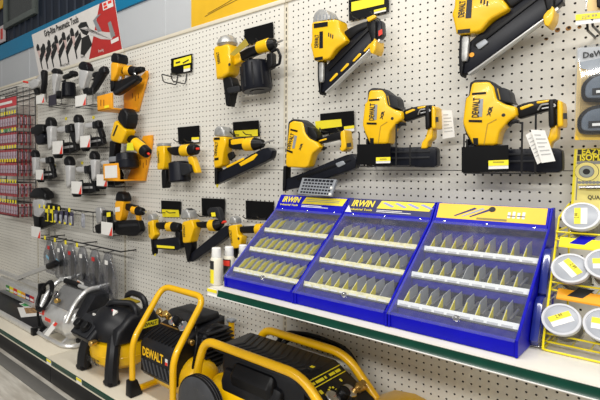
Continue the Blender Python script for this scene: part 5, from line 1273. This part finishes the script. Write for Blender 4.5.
for (xa, ya, xb, yb, z) in ((-.92, -.20, -.74, -.20, .515), (-.86, -.36, -.68, -.30, .505)):
    bm = BM(); tube(bm, bend([(xa, ya, z-.08), (xa+.01, ya, z-.02), (xa+.05, ya, z), (xb-.05, yb, z), (xb-.01, yb, z-.02), (xb, yb, z-.10)], .03, 4), .016, 10); obj('carry_handle', bm, M_BK2, t)
bm = BM(); box(bm, (-.86, -.30, .485), (-.76, -.22, .497), .005); obj('yellow_inlay', bm, mat('dim_yellow', (.35, .25, .01), .5), t)

# ---- C: caged compressor
t = thing('air_compressor', 'black compressor in a tall yellow tube cage', 'air compressor', (-.38, -.28, DZ), 'air compressors')
xl, xr, tr = -.522, -.236, .0145
bm = BM(); tube(bm, bend([(xl, -.445, DZ+.015), (xl, -.445, .40), (xl, -.262, .624), (xr, -.262, .624), (xr, -.445, .40), (xr, -.445, DZ+.015)], .055, 7), tr, 14); obj('front_cage', bm, M_TUBE, t)
for x in (xl, xr):
    bm = BM(); tube(bm, [(x, -.09, DZ+.015), (x, -.09, .485)], tr, 14); rp = obj('rear_post', bm, M_TUBE, t)
    bm = BM(); box(bm, (x-.018, -.108, .480), (x+.018, -.072, .492), .004); obj('post_cap', bm, M_GREYP, rp)
bm = BM(); tube(bm, [(xl, -.09, .30), (xr, -.09, .30)], .011, 10); obj('cross_tube', bm, M_TUBE, t)
for x in (xl, xr):
    bm = BM(); tube(bm, bend([(x, -.445, DZ+.07), (x, -.42, DZ+.022), (x, -.12, DZ+.022), (x, -.09, DZ+.07)], .04, 5), tr, 12); obj('base_tube', bm, M_TUBE, t)
    for y in (-.448, -.09):
        bm = BM(); hexa(bm, [(x-.022, y-.022, DZ), (x+.022, y-.022, DZ), (x+.020, y-.020, DZ+.075), (x-.020, y-.020, DZ+.075), (x-.022, y+.05*(1 if y < -.3 else .4), DZ), (x+.022, y+.05*(1 if y < -.3 else .4), DZ), (x+.020, y+.020, DZ+.075), (x-.020, y+.020, DZ+.075)])
        bmesh.ops.bevel(bm, geom=list(bm.edges), offset=.006, segments=2, profile=.5, affect='EDGES', clamp_overlap=True); obj('foot', bm, M_BLK, t)
bm = BM(); x0, x1, r = -.50, -.155, .092
lathe(bm, [(0, .02), (.012, .055), (.035, .082), (.06, r), (x1-x0-.06, r), (x1-x0-.035, .082), (x1-x0-.012, .055), (x1-x0, .02)], (x0, -.30, DZ+.125), XA, 32); obj('tank', bm, M_YEL, t)
hs = side_prism('housing', [(.405, .255), (.418, .272), (.418, .395), (.405, .412), (.285, .468), (.10, .50), (.10, .28), (.30, .25)], -.502, -.262, M_BK2, t, .014, 3)
side_prism('top_cover', [(.285, .488), (.280, .503), (.245, .520), (.12, .520), (.11, .488)], -.490, -.285, M_RUB, t, .010, 2)
text('lettering', 'DEWALT', (-.405, -.4195, .362), XA, ZA, .040, M_YEL, hs, width=.148, bold=.035)
bm = BM(); box(bm, (-.318, -.4185, .345), (-.302, -.4195, .372)); st = obj('sticker', bm, M_WHT, hs, False)
bm = BM(); box(bm, (-.318, -.4198, .345), (-.302, -.4202, .358)); obj('sticker_print', bm, M_REDB, st, False)
for k in range(8):
    x = -.485+k*.027
    bm = BM(); prism(bm, [(x, .328), (x+.008, .328), (x+.030, .280), (x+.022, .280)], (0, -.418, 0), XA, ZA, -YA, 0, .005); obj('louver', bm, mat('louver_grey', (.05, .052, .06), .4), hs, False)
pd = Vector((0, .12, .08)).normalized(); pu = Vector((0, -.55, .83)).normalized()
pb = Vector((0, -.405, .414))
for k in range(9):
    x = -.495+k*.024; a = Vector((x, 0, 0))+pb+pd*.012; b = Vector((x+.03, 0, 0))+pb+pd*.085
    bm = BM(); tube(bm, [a+pu*.001, b+pu*.001], .0042, 5); obj('louver', bm, M_BLK, hs)
q0 = pb+pd*.096+pu*.0015
bm = BM(); hexa(bm, [q0+XA*-.47, q0+XA*-.33, q0+pd*.007+XA*-.33, q0+pd*.007+XA*-.47]+[p-pu*.001 for p in (q0+XA*-.47, q0+XA*-.33, q0+pd*.007+XA*-.33, q0+pd*.007+XA*-.47)]); obj('panel_print', bm, M_BRASS, hs, False)
gn = Vector((.10, -.72, .68)).normalized()
for x, z, dd in ((-.475, .497, .30), (-.430, .497, .30)): coupler(t, (x, -dd, z), gn, .015, .05)
gauge(t, (-.385, -.315, .494), gn, .021); gauge(t, (-.312, -.315, .486), gn, .024); knob(t, (-.350, -.31, .496), gn, .020, .04, M_BLK)
# fan shroud and fins on the right end
bm = BM(); lathe(bm, [(0, .092), (.03, .094), (.040, .086), (.042, .05)], (-.262, -.20, .40), XA, 28); fs = obj('fan_shroud', bm, M_BK2, t)
for k in range(8):
    z = .325+k*.020; hw = .095*math.sqrt(max(.1, 1-((z-.395)/.11)**2))
    bm = BM(); box(bm, (-.262, -.20-hw, z), (-.200, -.20+hw, z+.007), .002); obj('cooling_fin', bm, M_RUB, fs)
coupler(t, (-.262, -.33, .44), (1, -.2, .1), .012, .03)
bm = BM(); tube(bm, bend([(-.25, -.30, .50), (-.20, -.34, .46), (-.205, -.36, .36), (-.24, -.34, .27)], .05, 6), .006, 8); obj('hose', bm, M_BLK, t)

# ---- D: wheeled compressor nearest to the camera
t = thing('air_compressor', 'large wheeled compressor with yellow tube rails and chevron black top', 'air compressor', (.15, -.27, DZ), 'air compressors')
zt = .505
for dd, nm in ((.395, 'front_rail'), (.12, 'rear_rail')):
    xo = 0 if dd > .3 else .075
    bm = BM(); tube(bm, bend([(-.150+xo, -dd, .30), (-.135+xo, -dd, .40), (-.095+xo, -dd, zt), (.365, -dd, zt), (.505, -dd, .355)], .065, 8), .0165, 14); obj(nm, bm, M_TUBE, t)
side_prism('housing', [(.345, .32), (.350, .44), (.335, .462), (.16, .470), (.15, .30), (.30, .30)], -.05, .34, M_BK2, t, .014, 2)
top = side_prism('top_cover', [(.375, .466), (.370, .478), (.150, .484), (.145, .466)], -.075, .340, M_BK2, t, .006, 2)
for k in range(12):
    x = -.050+k*.029
    for (ya, yb) in ((.362, .262), (.262, .158)):
        sh = .035
        xa, xb = (x, x+sh) if ya > .3 else (x+sh, x)
        za, zb_ = (.4785, .481) if ya > .3 else (.481, .4838)
        bm = BM(); hexa(bm, [(xa, -ya, za+.004), (xa+.010, -ya, za+.004), (xb+.010, -yb, zb_+.004), (xb, -yb, zb_+.004), (xa-.003, -ya, za-.001), (xa+.014, -ya, za-.001), (xb+.014, -yb, zb_-.001), (xb-.003, -yb, zb_-.001)])
        obj('chevron_rib', bm, M_RUB, top, False)
bm = BM(); prism(bm, [(.300, -.285), (.335, -.30), (.335, -.235), (.300, -.25)], (0, 0, .482), XA, YA, ZA, 0, .004); obj('badge_frame', bm, M_RUB, top, False)
bm = BM(); box(bm, (.312, -.275, .486), (.326, -.262, .4875)); obj('badge', bm, M_LAB, top, False)
# sloped control panel at the right end
pa, pb2 = Vector((.336, 0, .482)), Vector((.505, 0, .380)); pd = (pb2-pa).normalized(); pn = Vector((-pd.z, 0, pd.x)); pn = pn if pn.z > 0 else -pn
def pp(s, dd, l=0): return pa+pd*s+Vector((0, -dd, 0))+pn*l
L = (pb2-pa).length
bm = BM(); hexa(bm, [pp(0, .372), pp(L, .372), pp(L, .145), pp(0, .145), pp(0, .372, -.03), pp(L, .372, -.03), pp(L, .145, -.03), pp(0, .145, -.03)]); cp = obj('control_panel', bm, M_BK2, t, False)
def pstrip(name, s0, s1, d0, d1, m, l=.0012):
    bm = BM(); hexa(bm, [pp(s0, d0, l), pp(s1, d0, l), pp(s1, d1, l), pp(s0, d1, l), pp(s0, d0, l-.001), pp(s1, d0, l-.001), pp(s1, d1, l-.001), pp(s0, d1, l-.001)]); return obj(name, bm, m, cp, False)
pstrip('panel_print', .022, .025, .365, .15, M_LAB); pstrip('panel_print', .050, .053, .365, .15, M_LAB)
for d0, d1 in ((.352, .330), (.322, .276), (.268, .258), (.238, .205), (.198, .168)): pstrip('panel_print', .033, .043, d0, d1, M_LAB)
pstrip('panel_symbol', .066, .080, .345, .330, M_LAB)
for k in range(5):
    a = math.pi*(k/4); pstrip('panel_symbol', .090-.016*math.sin(a)-.003, .090-.016*math.sin(a)+.003, .285-.018*math.cos(a)+.004, .285-.018*math.cos(a)-.004, M_LAB)
pstrip('panel_symbol', .066, .076, .215, .205, M_LAB)
gauge(t, pp(.110, .325, 0), pn, .027); gauge(t, pp(.118, .232, 0), pn, .026); knob(t, pp(.116, .275, 0), pn, .022, .035, M_BLK)
coupler(t, pp(.128, .205, .012), Vector((.05, 1, .0)), .013, .055)
for k in range(3): coupler(t, pp(.124, .196-.017*k, .012), Vector((.5, -.1, .8)), .010, .022)
# pump and motor cowl along the front
side_prism('pump_cowl', [(.375, .30), (.385, .36), (.365, .405), (.30, .42), (.28, .30)], -.03, .255, M_BK2, t, .022, 3)
side_prism('motor_cowl', [(.384, .365), (.388, .40), (.360, .440), (.31, .448), (.30, .365)], .02, .225, M_BLK, t, .024, 4)
for yy, nm in ((-.31, 'tank'), (-.20, 'tank')):
    bm = BM(); lathe(bm, [(0, .03), (.02, .075), (.05, .09), (.66, .09), (.69, .075), (.71, .03)], (-.12, yy, DZ+.12), XA, 28); obj(nm, bm, M_YEL, t)
# yellow right end guard
pl = [(.47, .375), (.53, .415), (.60, .425), (.68, .41), (.73, .35), (.73, .30), (.47, .30)]
bm = BM(); prism(bm, pl, (0, -.36, 0), XA, ZA, YA, 0, .29, .012, 3); obj('end_guard', bm, M_TUBE, t)
for k in range(2):
    bm = BM(); prism(bm, [(.60+.03*k, -.30), (.612+.03*k, -.30), (.612+.03*k, -.16), (.60+.03*k, -.16)], (0, 0, .425), XA, YA, ZA, 0, .001); obj('guard_print', bm, M_INK, t, False)
for sx, dd in ((-.075, .405), (-.075, .045)):
    c = Vector((sx, -dd, DZ+.1165))
    bm = BM(); lathe(bm, [(0, .070), (.004, .096), (.012, .110), (.022, .113), (.042, .113), (.052, .110), (.058, .096), (.060, .070)], c, -YA, 40); wh = obj('wheel', bm, mat('tyre_grey', (.045, .047, .053), .5, var=.15), t)
    for k in range(3):
        bm = BM(); o_ = [(.020+.012*k, .1115), (.022+.012*k, .1155), (.026+.012*k, .1155), (.028+.012*k, .1115)]; lathe(bm, o_, c, -YA, 40); obj('tread_ring', bm, M_BLK, wh)
    bm = BM(); lathe(bm, [(.002, .080), (.0585, .079), (.060, .070), (.046, .058), (.044, .024), (.064, .022), (.066, .012)], c, -YA, 28); obj('hub', bm, M_YEL, wh)
bm = BM(); tube(bm, [(-.075, -.40, DZ+.1165), (-.075, -.05, DZ+.1165)], .010, 10); obj('axle', bm, M_CHR, t)
for y in (-.36, -.15):
    bm = BM(); box(bm, (.44, y-.02, DZ), (.49, y+.02, DZ+.13), .006); obj('rubber_foot', bm, M_BLK, t)
bm = BM(); tube(bm, bend([(.02, -.09, .44), (.06, -.075, .50), (.18, -.06, .515), (.34, -.06, .50), (.40, -.07, .42), (.42, -.10, .36)], .06, 6), .010, 8); obj('power_cord', bm, M_BLK, t)
bm = BM(); tube(bm, bend([(.05, -.085, .45), (.10, -.06, .495), (.22, -.045, .50), (.32, -.05, .48), (.36, -.06, .44)], .06, 6), .010, 8); obj('power_cord', bm, M_BLK, t)

# ================================================================== flooring cutter on the far deck, with leaflets
t = thing('flooring_cutter', 'long aluminium flooring cutter with black base and lever arm', 'cutter', (-2.1, -.28, DZ))
f0 = PZ(33, 331, DZ+.03); fd = -f0.y; fx = f0.x
bm = BM(); box(bm, (-2.75, -fd+.01, DZ), (fx-.005, -.10, DZ+.022), .003); obj('base_board', bm, M_BK2, t)
bm = BM(); box(bm, (-2.75, -fd, DZ+.004), (fx-.02, -fd+.022, DZ+.036), .003); obj('front_rail', bm, M_ALU, t)
bm = BM(); box(bm, (fx-.03, -fd-.004, DZ), (fx+.008, -fd+.03, DZ+.044), .004); obj('rail_cap', bm, M_BLK, t)
bd = .185; e = P(43, 297, bd); zb0, zb1 = P(20, 299, bd).z, P(20, 284.5, bd).z
bm = BM(); box(bm, (-2.75, -bd-.03, zb0), (e.x, -bd+.03, zb1), .006); be = obj('beam', bm, M_ALU, t)
bm = BM(); box(bm, (e.x-.07, -bd-.03, DZ+.022), (e.x-.01, -bd+.03, zb0), .004); obj('beam_post', bm, M_BLK, t)
bm = BM(); box(bm, (e.x-.03, -bd-.026, zb1-.01), (e.x-.002, -bd+.026, zb1+.075), .006); obj('pivot_block', bm, M_BLK, t)
la, lb = P(6, 294, bd+.031), P(34, 291, bd+.031); zc = (zb0+zb1)/2
n_ = 7; cols = [mat('lab_green', (.05, .25, .05), .5), M_LAB, M_REDB, M_LAB, M_ORA, M_NAVYP, M_RED]
for k in range(n_):
    xa = la.x+(lb.x-la.x)*k/n_; xb = la.x+(lb.x-la.x)*(k+1)/n_
    bm = BM(); box(bm, (xa, -bd-.0305, zc-.018), (xb-.001, -bd-.0315, zc+.026)); obj('label_print', bm, cols[k], be, False)
    bm = BM(); box(bm, (xa+.006, -bd-.0317, zc-.010), (xb-.008, -bd-.0322, zc+.006)); obj('label_print', bm, M_WHT, be, False)
# upper arm and lever
a0, a1 = P(0, 283, bd), P(40, 278.6, bd)
bm = BM(); tube(bm, [(-2.75, -bd, zb1+.045), (e.x-.01, -bd, zb1+.045)], .019, 4); obj('upper_arm', bm, M_ALU, t)
q0, q1, q2 = P(17, 278.5, bd+.02), P(48, 266.5, bd+.02), P(57, 263, bd+.02)
bm = BM(); tube(bm, [q0, q1], .020, 4); obj('lever', bm, M_ALU, t)
bm = BM(); tube(bm, [q1, q1+(q2-q1)*.1, q2-(q2-q1)*.1, q2], [.018, .024, .024, .018], 10); obj('grip', bm, M_BLK, t)
for nm, lab, pxs, zz, cols2 in (('leaflet', 'brochure with brown picture lying on the cutter base', [(17.4, 307.4), (40, 306.8), (42.4, 315.2), (21, 317.2)], DZ+.026, (M_WHT, mat('photo_brown', (.30, .17, .07), .5, var=.6, scale=60))),
                               ('leaflet', 'white and green leaflet lying behind the brown brochure', [(19, 303.4), (38, 300.2), (45, 305.4), (24, 306.8)], DZ+.0245, (M_WHT, M_TGG))):
    c = [PZ(x, y, zz) for x, y in pxs]; t3 = thing(nm, lab, 'leaflet', c[0], 'leaflets on the cutter')
    bm = BM(); hexa(bm, c+[p-ZA*.002 for p in c]); obj('paper', bm, cols2[0], t3, False)
    g = lambda u, v: c[0]*(1-u)*(1-v)+c[1]*u*(1-v)+c[2]*u*v+c[3]*(1-u)*v
    rr = ((.28, .08), (.95, .08), (.95, .7), (.28, .7)) if nm == 'leaflet' and 'brown' in lab[:25] else ((.0, .3), (.3, .3), (.3, .9), (.05, .9))
    pts = [g(u, v)+ZA*.0008 for u, v in rr]; bm = BM(); hexa(bm, pts+[p-ZA*.0006 for p in pts]); obj('picture', bm, cols2[1], t3, False)
# ================================================================== signs on top of the gondola and carded packs at the right edge
# leaning header sign with tools printed on it
bl, br = P(39, 73.5, .0), P(122, 48.2, .0); bl.z = br.z = TOP_Z+.022
tl, tr_ = Vector((bl.x, -.058, bl.z+.305)), Vector((br.x, -.058, bl.z+.305))
t = thing('header_sign', 'white and red leaning sign picturing a row of pneumatic tools', 'sign', ((bl.x+br.x)/2, 0, bl.z))
W_ = br.x-bl.x; un = XA; vn = (tl-bl); Hs = vn.length; vn = vn.normalized(); nn = un.cross(vn); nn = nn if nn.y < 0 else -nn
def sp(u, v, l=0.0): return bl+un*(u*W_)+vn*(v*Hs)+nn*l
bm = BM(); hexa(bm, [sp(0, 0), sp(1, 0), sp(1, 1), sp(0, 1), sp(0, 0, -.004), sp(1, 0, -.004), sp(1, 1, -.004), sp(0, 1, -.004)]); sg = obj('panel', bm, mat('sign_white', (.72, .69, .66), .5, var=.03), t, False)
def spoly(name, uv, m, l=.0008, par=None):
    bm = BM(); a = [bm.verts.new(sp(u, v, l)) for u, v in uv]; b = [bm.verts.new(sp(u, v, l-.0006)) for u, v in uv]
    bm.faces.new(a); k = len(uv)
    for i in range(k): bm.faces.new((a[i], b[i], b[(i+1) % k], a[(i+1) % k]))
    bmesh.ops.recalc_face_normals(bm, faces=bm.faces); return obj(name, bm, m, par or sg, False)
spoly('red_field', [(.66, .0), (1, .0), (1, 1), (.86, 1)], mat('sign_red', (.47, .025, .022), .45, var=.05))
text('lettering', 'Grip-Rite Pneumatic Tools', sp(.40, .885, .0025), un, vn, .046, M_INK, sg, width=W_*.44, bold=.02)
text('lettering', 'Framing', sp(.80, .10, .0016), un, vn, .020, M_WHT, sg); text('lettering', 'Finishing & Stapling', sp(.37, .05, .001), un, vn, .018, M_INK, sg); text('lettering', 'Roofing', sp(.60, .10, .001), un, vn, .018, M_INK, sg)
M_PNK = mat('print_pink', (.62, .45, .42), .5)
for k, (u, v0, v1) in enumerate(((.055, .22, .74), (.135, .18, .70), (.215, .18, .73), (.315, .16, .77), (.415, .18, .77), (.520, .20, .78))):
    w2 = .032; m1 = v0+(v1-v0)*.66
    spoly('tool_print', [(u-w2*.7, m1+.02), (u+w2*.8, m1), (u+w2*.7, v1-.04), (u, v1), (u-w2*.6, v1-.06)], M_INK)
    spoly('tool_print', [(u-w2*.6, m1+.02), (u+w2*.8, m1), (u+w2*.6, v0+.18), (u-w2*.1, v0+.16)], M_PNK)
    spoly('tool_print', [(u+w2*.2, v0+.22), (u+w2*3.0, v0+.42), (u+w2*3.1, v0+.28), (u+w2*.4, v0+.05)], M_INK, .0012)
    spoly('tool_print', [(u-w2*.1, v0+.16), (u+w2*.5, v0+.18), (u+w2*.5, v0-.10), (u+w2*.1, v0-.12)], M_INK, .0012)
    spoly('tool_print', [(u+w2*1.0, m1+.04), (u+w2*2.4, m1+.10), (u+w2*2.4, m1+.0), (u+w2*1.0, m1-.06)], M_INK, .0010)
spoly('tool_print', [(.60, 0.752), (.64, 0.800), (.70, 0.768), (.72, 0.576), (.68, 0.496), (.64, 0.560)], M_INK, .0014)
spoly('tool_print', [(.62, 0.688), (.69, 0.672), (.72, 0.480), (.82, 0.320), (.92, 0.240), (.96, 0.352), (.88, 0.416), (.78, 0.528)], mat('print_pale', (.60, .57, .56), .5), .0016)
spoly('tool_print', [(.62, 0.480), (.70, 0.496), (.72, 0.272), (.62, 0.112), (.58, 0.160)], M_INK, .0018)
spoly('tool_print', [(.80, 0.480), (.84, 0.464), (.80, 0.736), (.86, 0.800), (.82, 0.800), (.77, 0.736)], M_GREYP, .0018)
spoly('tool_print', [(.92, 0.272), (.96, 0.288), (.94, 0.592), (.91, 0.576)], M_GRYINK, .002)
spoly('logo_print', [(.885, .84), (.985, .84), (.985, .99), (.885, .99)], M_WHT, .0014)
spoly('logo_print', [(.895, .92), (.925, .92), (.925, .97), (.895, .97)], M_REDB, .002); spoly('logo_print', [(.94, .92), (.975, .92), (.975, .97), (.94, .97)], M_REDB, .002); spoly('logo_print', [(.895, .86), (.93, .86), (.93, .905), (.895, .905)], M_REDB, .002)
spoly('logo_print', [(.91, .16), (.985, .18), (.985, .25), (.91, .23)], M_WHT, .0014)
# amber sign to its right
a = P(190.5, 21, .0); zt0 = TOP_Z+.022
t = thing('header_sign', 'plain amber sign standing on the pegboard top', 'sign', (a.x+.35, .01, zt0))
M_AMB = mat('sign_amber', (.84, .50, .02), .45, var=.07, scale=6)
bm = BM(); box(bm, (a.x, .004, zt0), (a.x+1.15, .012, zt0+.40), .002); sg = obj('panel', bm, M_AMB, t)
p, q = P(205, 11, -.003), P(245, -3, -.003)
for k in range(2):
    bm = BM(); tube(bm, [(p.x+.02*k, .003, zt0+.035+.01*k), ((p.x+q.x)/2, .003, zt0+.055+.008*k), (q.x, .003, zt0+.07+.02*k)], .0016, 4); obj('print_line', bm, mat('print_umber', (.25, .15, .02), .5), sg)
# red lettered sign and yellow sign high on the back wall
a, b = P(-14, 48, -BW+.03), P(5, 41, -BW+.03); zz0 = b.z; zz1 = P(5, 24, -BW+.03).z
t = thing('wall_sign', 'white sign with red letter strokes on the navy cladding', 'sign', ((a.x+b.x)/2, BW-.02, zz0))
bm = BM(); box(bm, (a.x, BW-.034, zz0), (b.x, BW-.018, zz1), .002); sg = obj('panel', bm, mat('sign_pale', (.62, .55, .56), .5), t)
for k in range(5):                                      # red letter strokes, too cropped to read
    xa = a.x+(b.x-a.x)*(.08+.18*k)
    bm = BM(); box(bm, (xa, BW-.0352, zz0+.035), (xa+(b.x-a.x)*.11, BW-.034, zz1-.035)); obj('letter_stroke', bm, M_REDB, sg, False)
a, b = P(-10, 16, -BW+.03), P(3.4, 0, -BW+.03)
t = thing('wall_sign', 'amber and black sign at the top left corner', 'sign', ((a.x+b.x)/2, BW-.02, P(0, 9, -BW+.03).z))
z0 = P(0, 9, -BW+.03).z
bm = BM(); prism(bm, [(a.x, z0), (b.x-.05, z0), (b.x, z0+.05), (b.x, z0+.5), (a.x, z0+.5)], (0, BW-.018, 0), XA, ZA, -YA, 0, .016, .002, 1); sg = obj('panel', bm, M_AMB, t)
bm = BM(); prism(bm, [(a.x, z0+.10), (b.x-.08, z0+.10), (b.x-.02, z0+.2), (b.x-.02, z0+.3), (a.x, z0+.3)], (0, BW-.034, 0), XA, ZA, -YA, 0, .001); obj('print_panel', bm, M_INK, sg, False)

# price strip on a long peg hook at the top right, with a carded pack
def peg(par, x, z, L):
    bm = BM(); tube(bm, bend([(x, -.0005, z), (x, -.01, z), (x, -L, z-.004), (x, -L-.006, z+.012)], .006), .003, 6); return obj('peg', bm, M_WIRE, par)
def price_strip(label, pts, d):
    c = P(*pts[0], d); t = thing('price_hook', label, 'price tag', (c.x+.03, 0, c.z), 'long peg hooks at the right edge')
    w2 = [P(x, y, d) for x, y in pts]
    peg(t, (w2[0].x+w2[1].x)/2, w2[3].z-.004, d-.006)
    flat('price_holder', pts, d, M_WHT, t)
    (xa, ya), (xb, yb), (xc, yc), (xd, yd) = pts
    flat('tag_band', [(xa, ya), (xb, yb), (xb, yb+(yc-yb)*.56), (xa, ya+(yd-ya)*.56)], d+.0014, M_LAB, t)
    u0, u1 = P(xa+3, ya+3.3, d+.003), P(xb-10, yb+3.4, d+.003)
    text('price_lettering', '229.99', (u0+u1)/2, u1-u0, ZA, .008, M_GRYINK, t, width=.032)
    return t
price_strip('yellow and white price strip on a peg at top right', [(575.6, 14.6), (610, 11.6), (610, 21.4), (575.6, 25)], .14)
# battery pack card
t = thing('carded_pack', 'yellow carded pack with two black lens-shaped parts under clear plastic', 'pack', (P(600, 140, .1).x, -.1, P(600, 140, .1).z))
d = .10
peg(t, P(592, 36, .05).x, P(592, 34, .05).z, .12)
flat('card', [(577.6, 59), (640, 57), (640, 139), (574.6, 139)], d-.006, mat('card_tan', (.80, .56, .22), .4, var=.05), t, .002)
flat('card_foot', [(577, 127.4), (640, 126), (640, 140), (574.6, 140)], d-.0035, mat('card_amber', (.90, .55, .02), .4), t, .001)
flat('card_top', [(577.4, 48), (640, 44), (640, 60), (577.8, 62)], d-.0035, mat('card_grey', (.62, .62, .63), .4), t, .001)
text('lettering', 'DeWALT', P(601, 53.4, d), XA, ZA, .016, M_INK, t, width=.075, bold=.03)
flat('picture', [(580, 62), (600, 58), (640, 60), (640, 68), (590, 70), (580, 68)], d-.0035, M_GREYP, t)
for (x, y) in ((603, 88), (599, 121)):
    c = P(x, y, d+.012)
    bm = BM(); wall_prism(bm, soften([(c.x-.045, c.z-.02), (c.x-.045, c.z+.015), (c.x-.02, c.z+.042), (c.x+.05, c.z+.042), (c.x+.05, c.z-.035), (c.x-.035, c.z-.035)], 2), d+.02, d-.004, .008, 2); bt = obj('lens_part', bm, M_BLK, t)
    bm = BM(); wall_prism(bm, soften([(c.x-.036, c.z-.015), (c.x-.034, c.z+.012), (c.x-.014, c.z+.032), (c.x+.045, c.z+.032), (c.x+.045, c.z-.026), (c.x-.028, c.z-.026)], 2), d+.0225, d+.018, .002, 1); obj('lens_face', bm, mat('lens_grey', (.13, .155, .19), .25, var=.2), bt)
    bm = BM(); box(bm, (c.x-.020, -(d+.023), c.z-.018), (c.x+.03, -(d+.024), c.z+.0)); obj('lens_label', bm, M_RUB, bt, False)
    bm = BM(); box(bm, (c.x-.012, -(d+.0242), c.z-.013), (c.x+.03, -(d+.0248), c.z-.006)); obj('lens_label', bm, M_WHT, bt, False)
bm = BM(); w2 = px_shape([(575.6, 50), (580, 46), (592, 44), (640, 42), (640, 141), (573.6, 141)], d+.026, .03, False)
wall_prism(bm, soften(w2, 1, .1), d+.026, d-.004, .005, 2); obj('clear_shell', bm, M_BLISTER, t)
# second pack just cut off above the strip
t = thing('carded_pack', 'edge of another yellow carded pack above the price strip', 'pack', (P(596, 10, .1).x, -.1, P(596, 12, .1).z))
flat('card', [(588, -30), (640, -34), (640, 9), (587, 11)], d-.004, mat('card_tan', (.80, .56, .22), .4), t, .002)
part('lens_part', [(595.6, -10), (640, -12), (640, 8), (597, 9)], d+.014, .016, M_BLK, t, .004, False)
flat('clear_edge', [(586, -30), (588.4, -30), (587.4, 11), (585.4, 11)], d-.002, M_BLISTER, t)
peg(t, P(600, -20, .05).x, P(600, -20, .05).z, .12)
# yellow printed card of driver bits
t = thing('carded_pack', 'yellow printed bit card behind the jars at the right edge', 'pack', (P(590, 205, .03).x, -.03, P(590, 205, .03).z))
d = .035
M_CY = mat('card_lemon', (.88, .76, .25), .45, var=.04)
flat('card', [(575.8, 148.6), (640, 146.6), (640, 215), (570.6, 215)], d, M_CY, t, .002)
flat('card_edge', [(574.4, 149), (576.6, 148.6), (573, 215), (570.4, 215)], d+.002, M_LAB, t, .001)
flat('card_band', [(577.8, 149.6), (640, 147.6), (640, 153.6), (577.4, 154.6)], d+.002, M_INK, t, .001)
flat('card_band', [(577.2, 155.4), (640, 154.4), (640, 160), (576.8, 161)], d+.002, mat('band_sepia', (.05, .035, .01), .5), t, .001)
flat('card_band', [(576.8, 161.4), (640, 160.6), (640, 163.4), (576.6, 164.2)], d+.002, M_GRYINK, t, .001)
text('lettering', 'EAZYPOWER', P(584, 152, d+.004)+XA*.047, XA, ZA, .016, M_LAB, t, width=.105, bold=.03)
text('lettering', 'ISOMAX', P(579, 158, d+.004)+XA*.035, XA, ZA, .017, M_LAB, t, width=.068, bold=.03)
text('lettering', 'QUADRA-BIT', P(590, 197.4, d+.003)+XA*.03, XA, ZA, .011, M_INK, t, width=.07, bold=.02)
c = P(586.6, 171.6, d+.002)
for r, m, l in ((.0265, M_INK, .001), (.0255, M_CY, .0016), (.017, M_GRYINK, .0022), (.0145, mat('print_steel', (.35, .38, .34), .4), .0028), (.008, M_INK, .0034)):
    bm = BM(); lathe(bm, [(0, r), (l, r)], c, -YA, 24); obj('badge_print', bm, m, t, False)
for k in range(8):
    p = P(579.6+k*3.6, 182.4, d+.002); bm = BM(); lathe(bm, [(0, .0042), (.001, .0042)], p, -YA, 10); obj('badge_print', bm, M_GRYINK, t, False)
p0, p1 = P(579, 187.4, d+.006), P(615, 187, d+.006)
bm = BM(); tube(bm, [p0, p0+(p1-p0)*.2, p0+(p1-p0)*.22, p1], [.006, .006, .0075, .0075], 10); obj('driver_bit', bm, M_CHR, t)
flat('card_side', [(577.4, 165), (578.6, 165), (576.6, 200), (575.4, 200)], d+.002, M_GRYINK, t, .001)
# single brackets / loose pins on the board
for (x, y, lab) in ((222.6, 44.4, 'tiny dark pin left of the large coil nailer, upper of two'),):
    pass
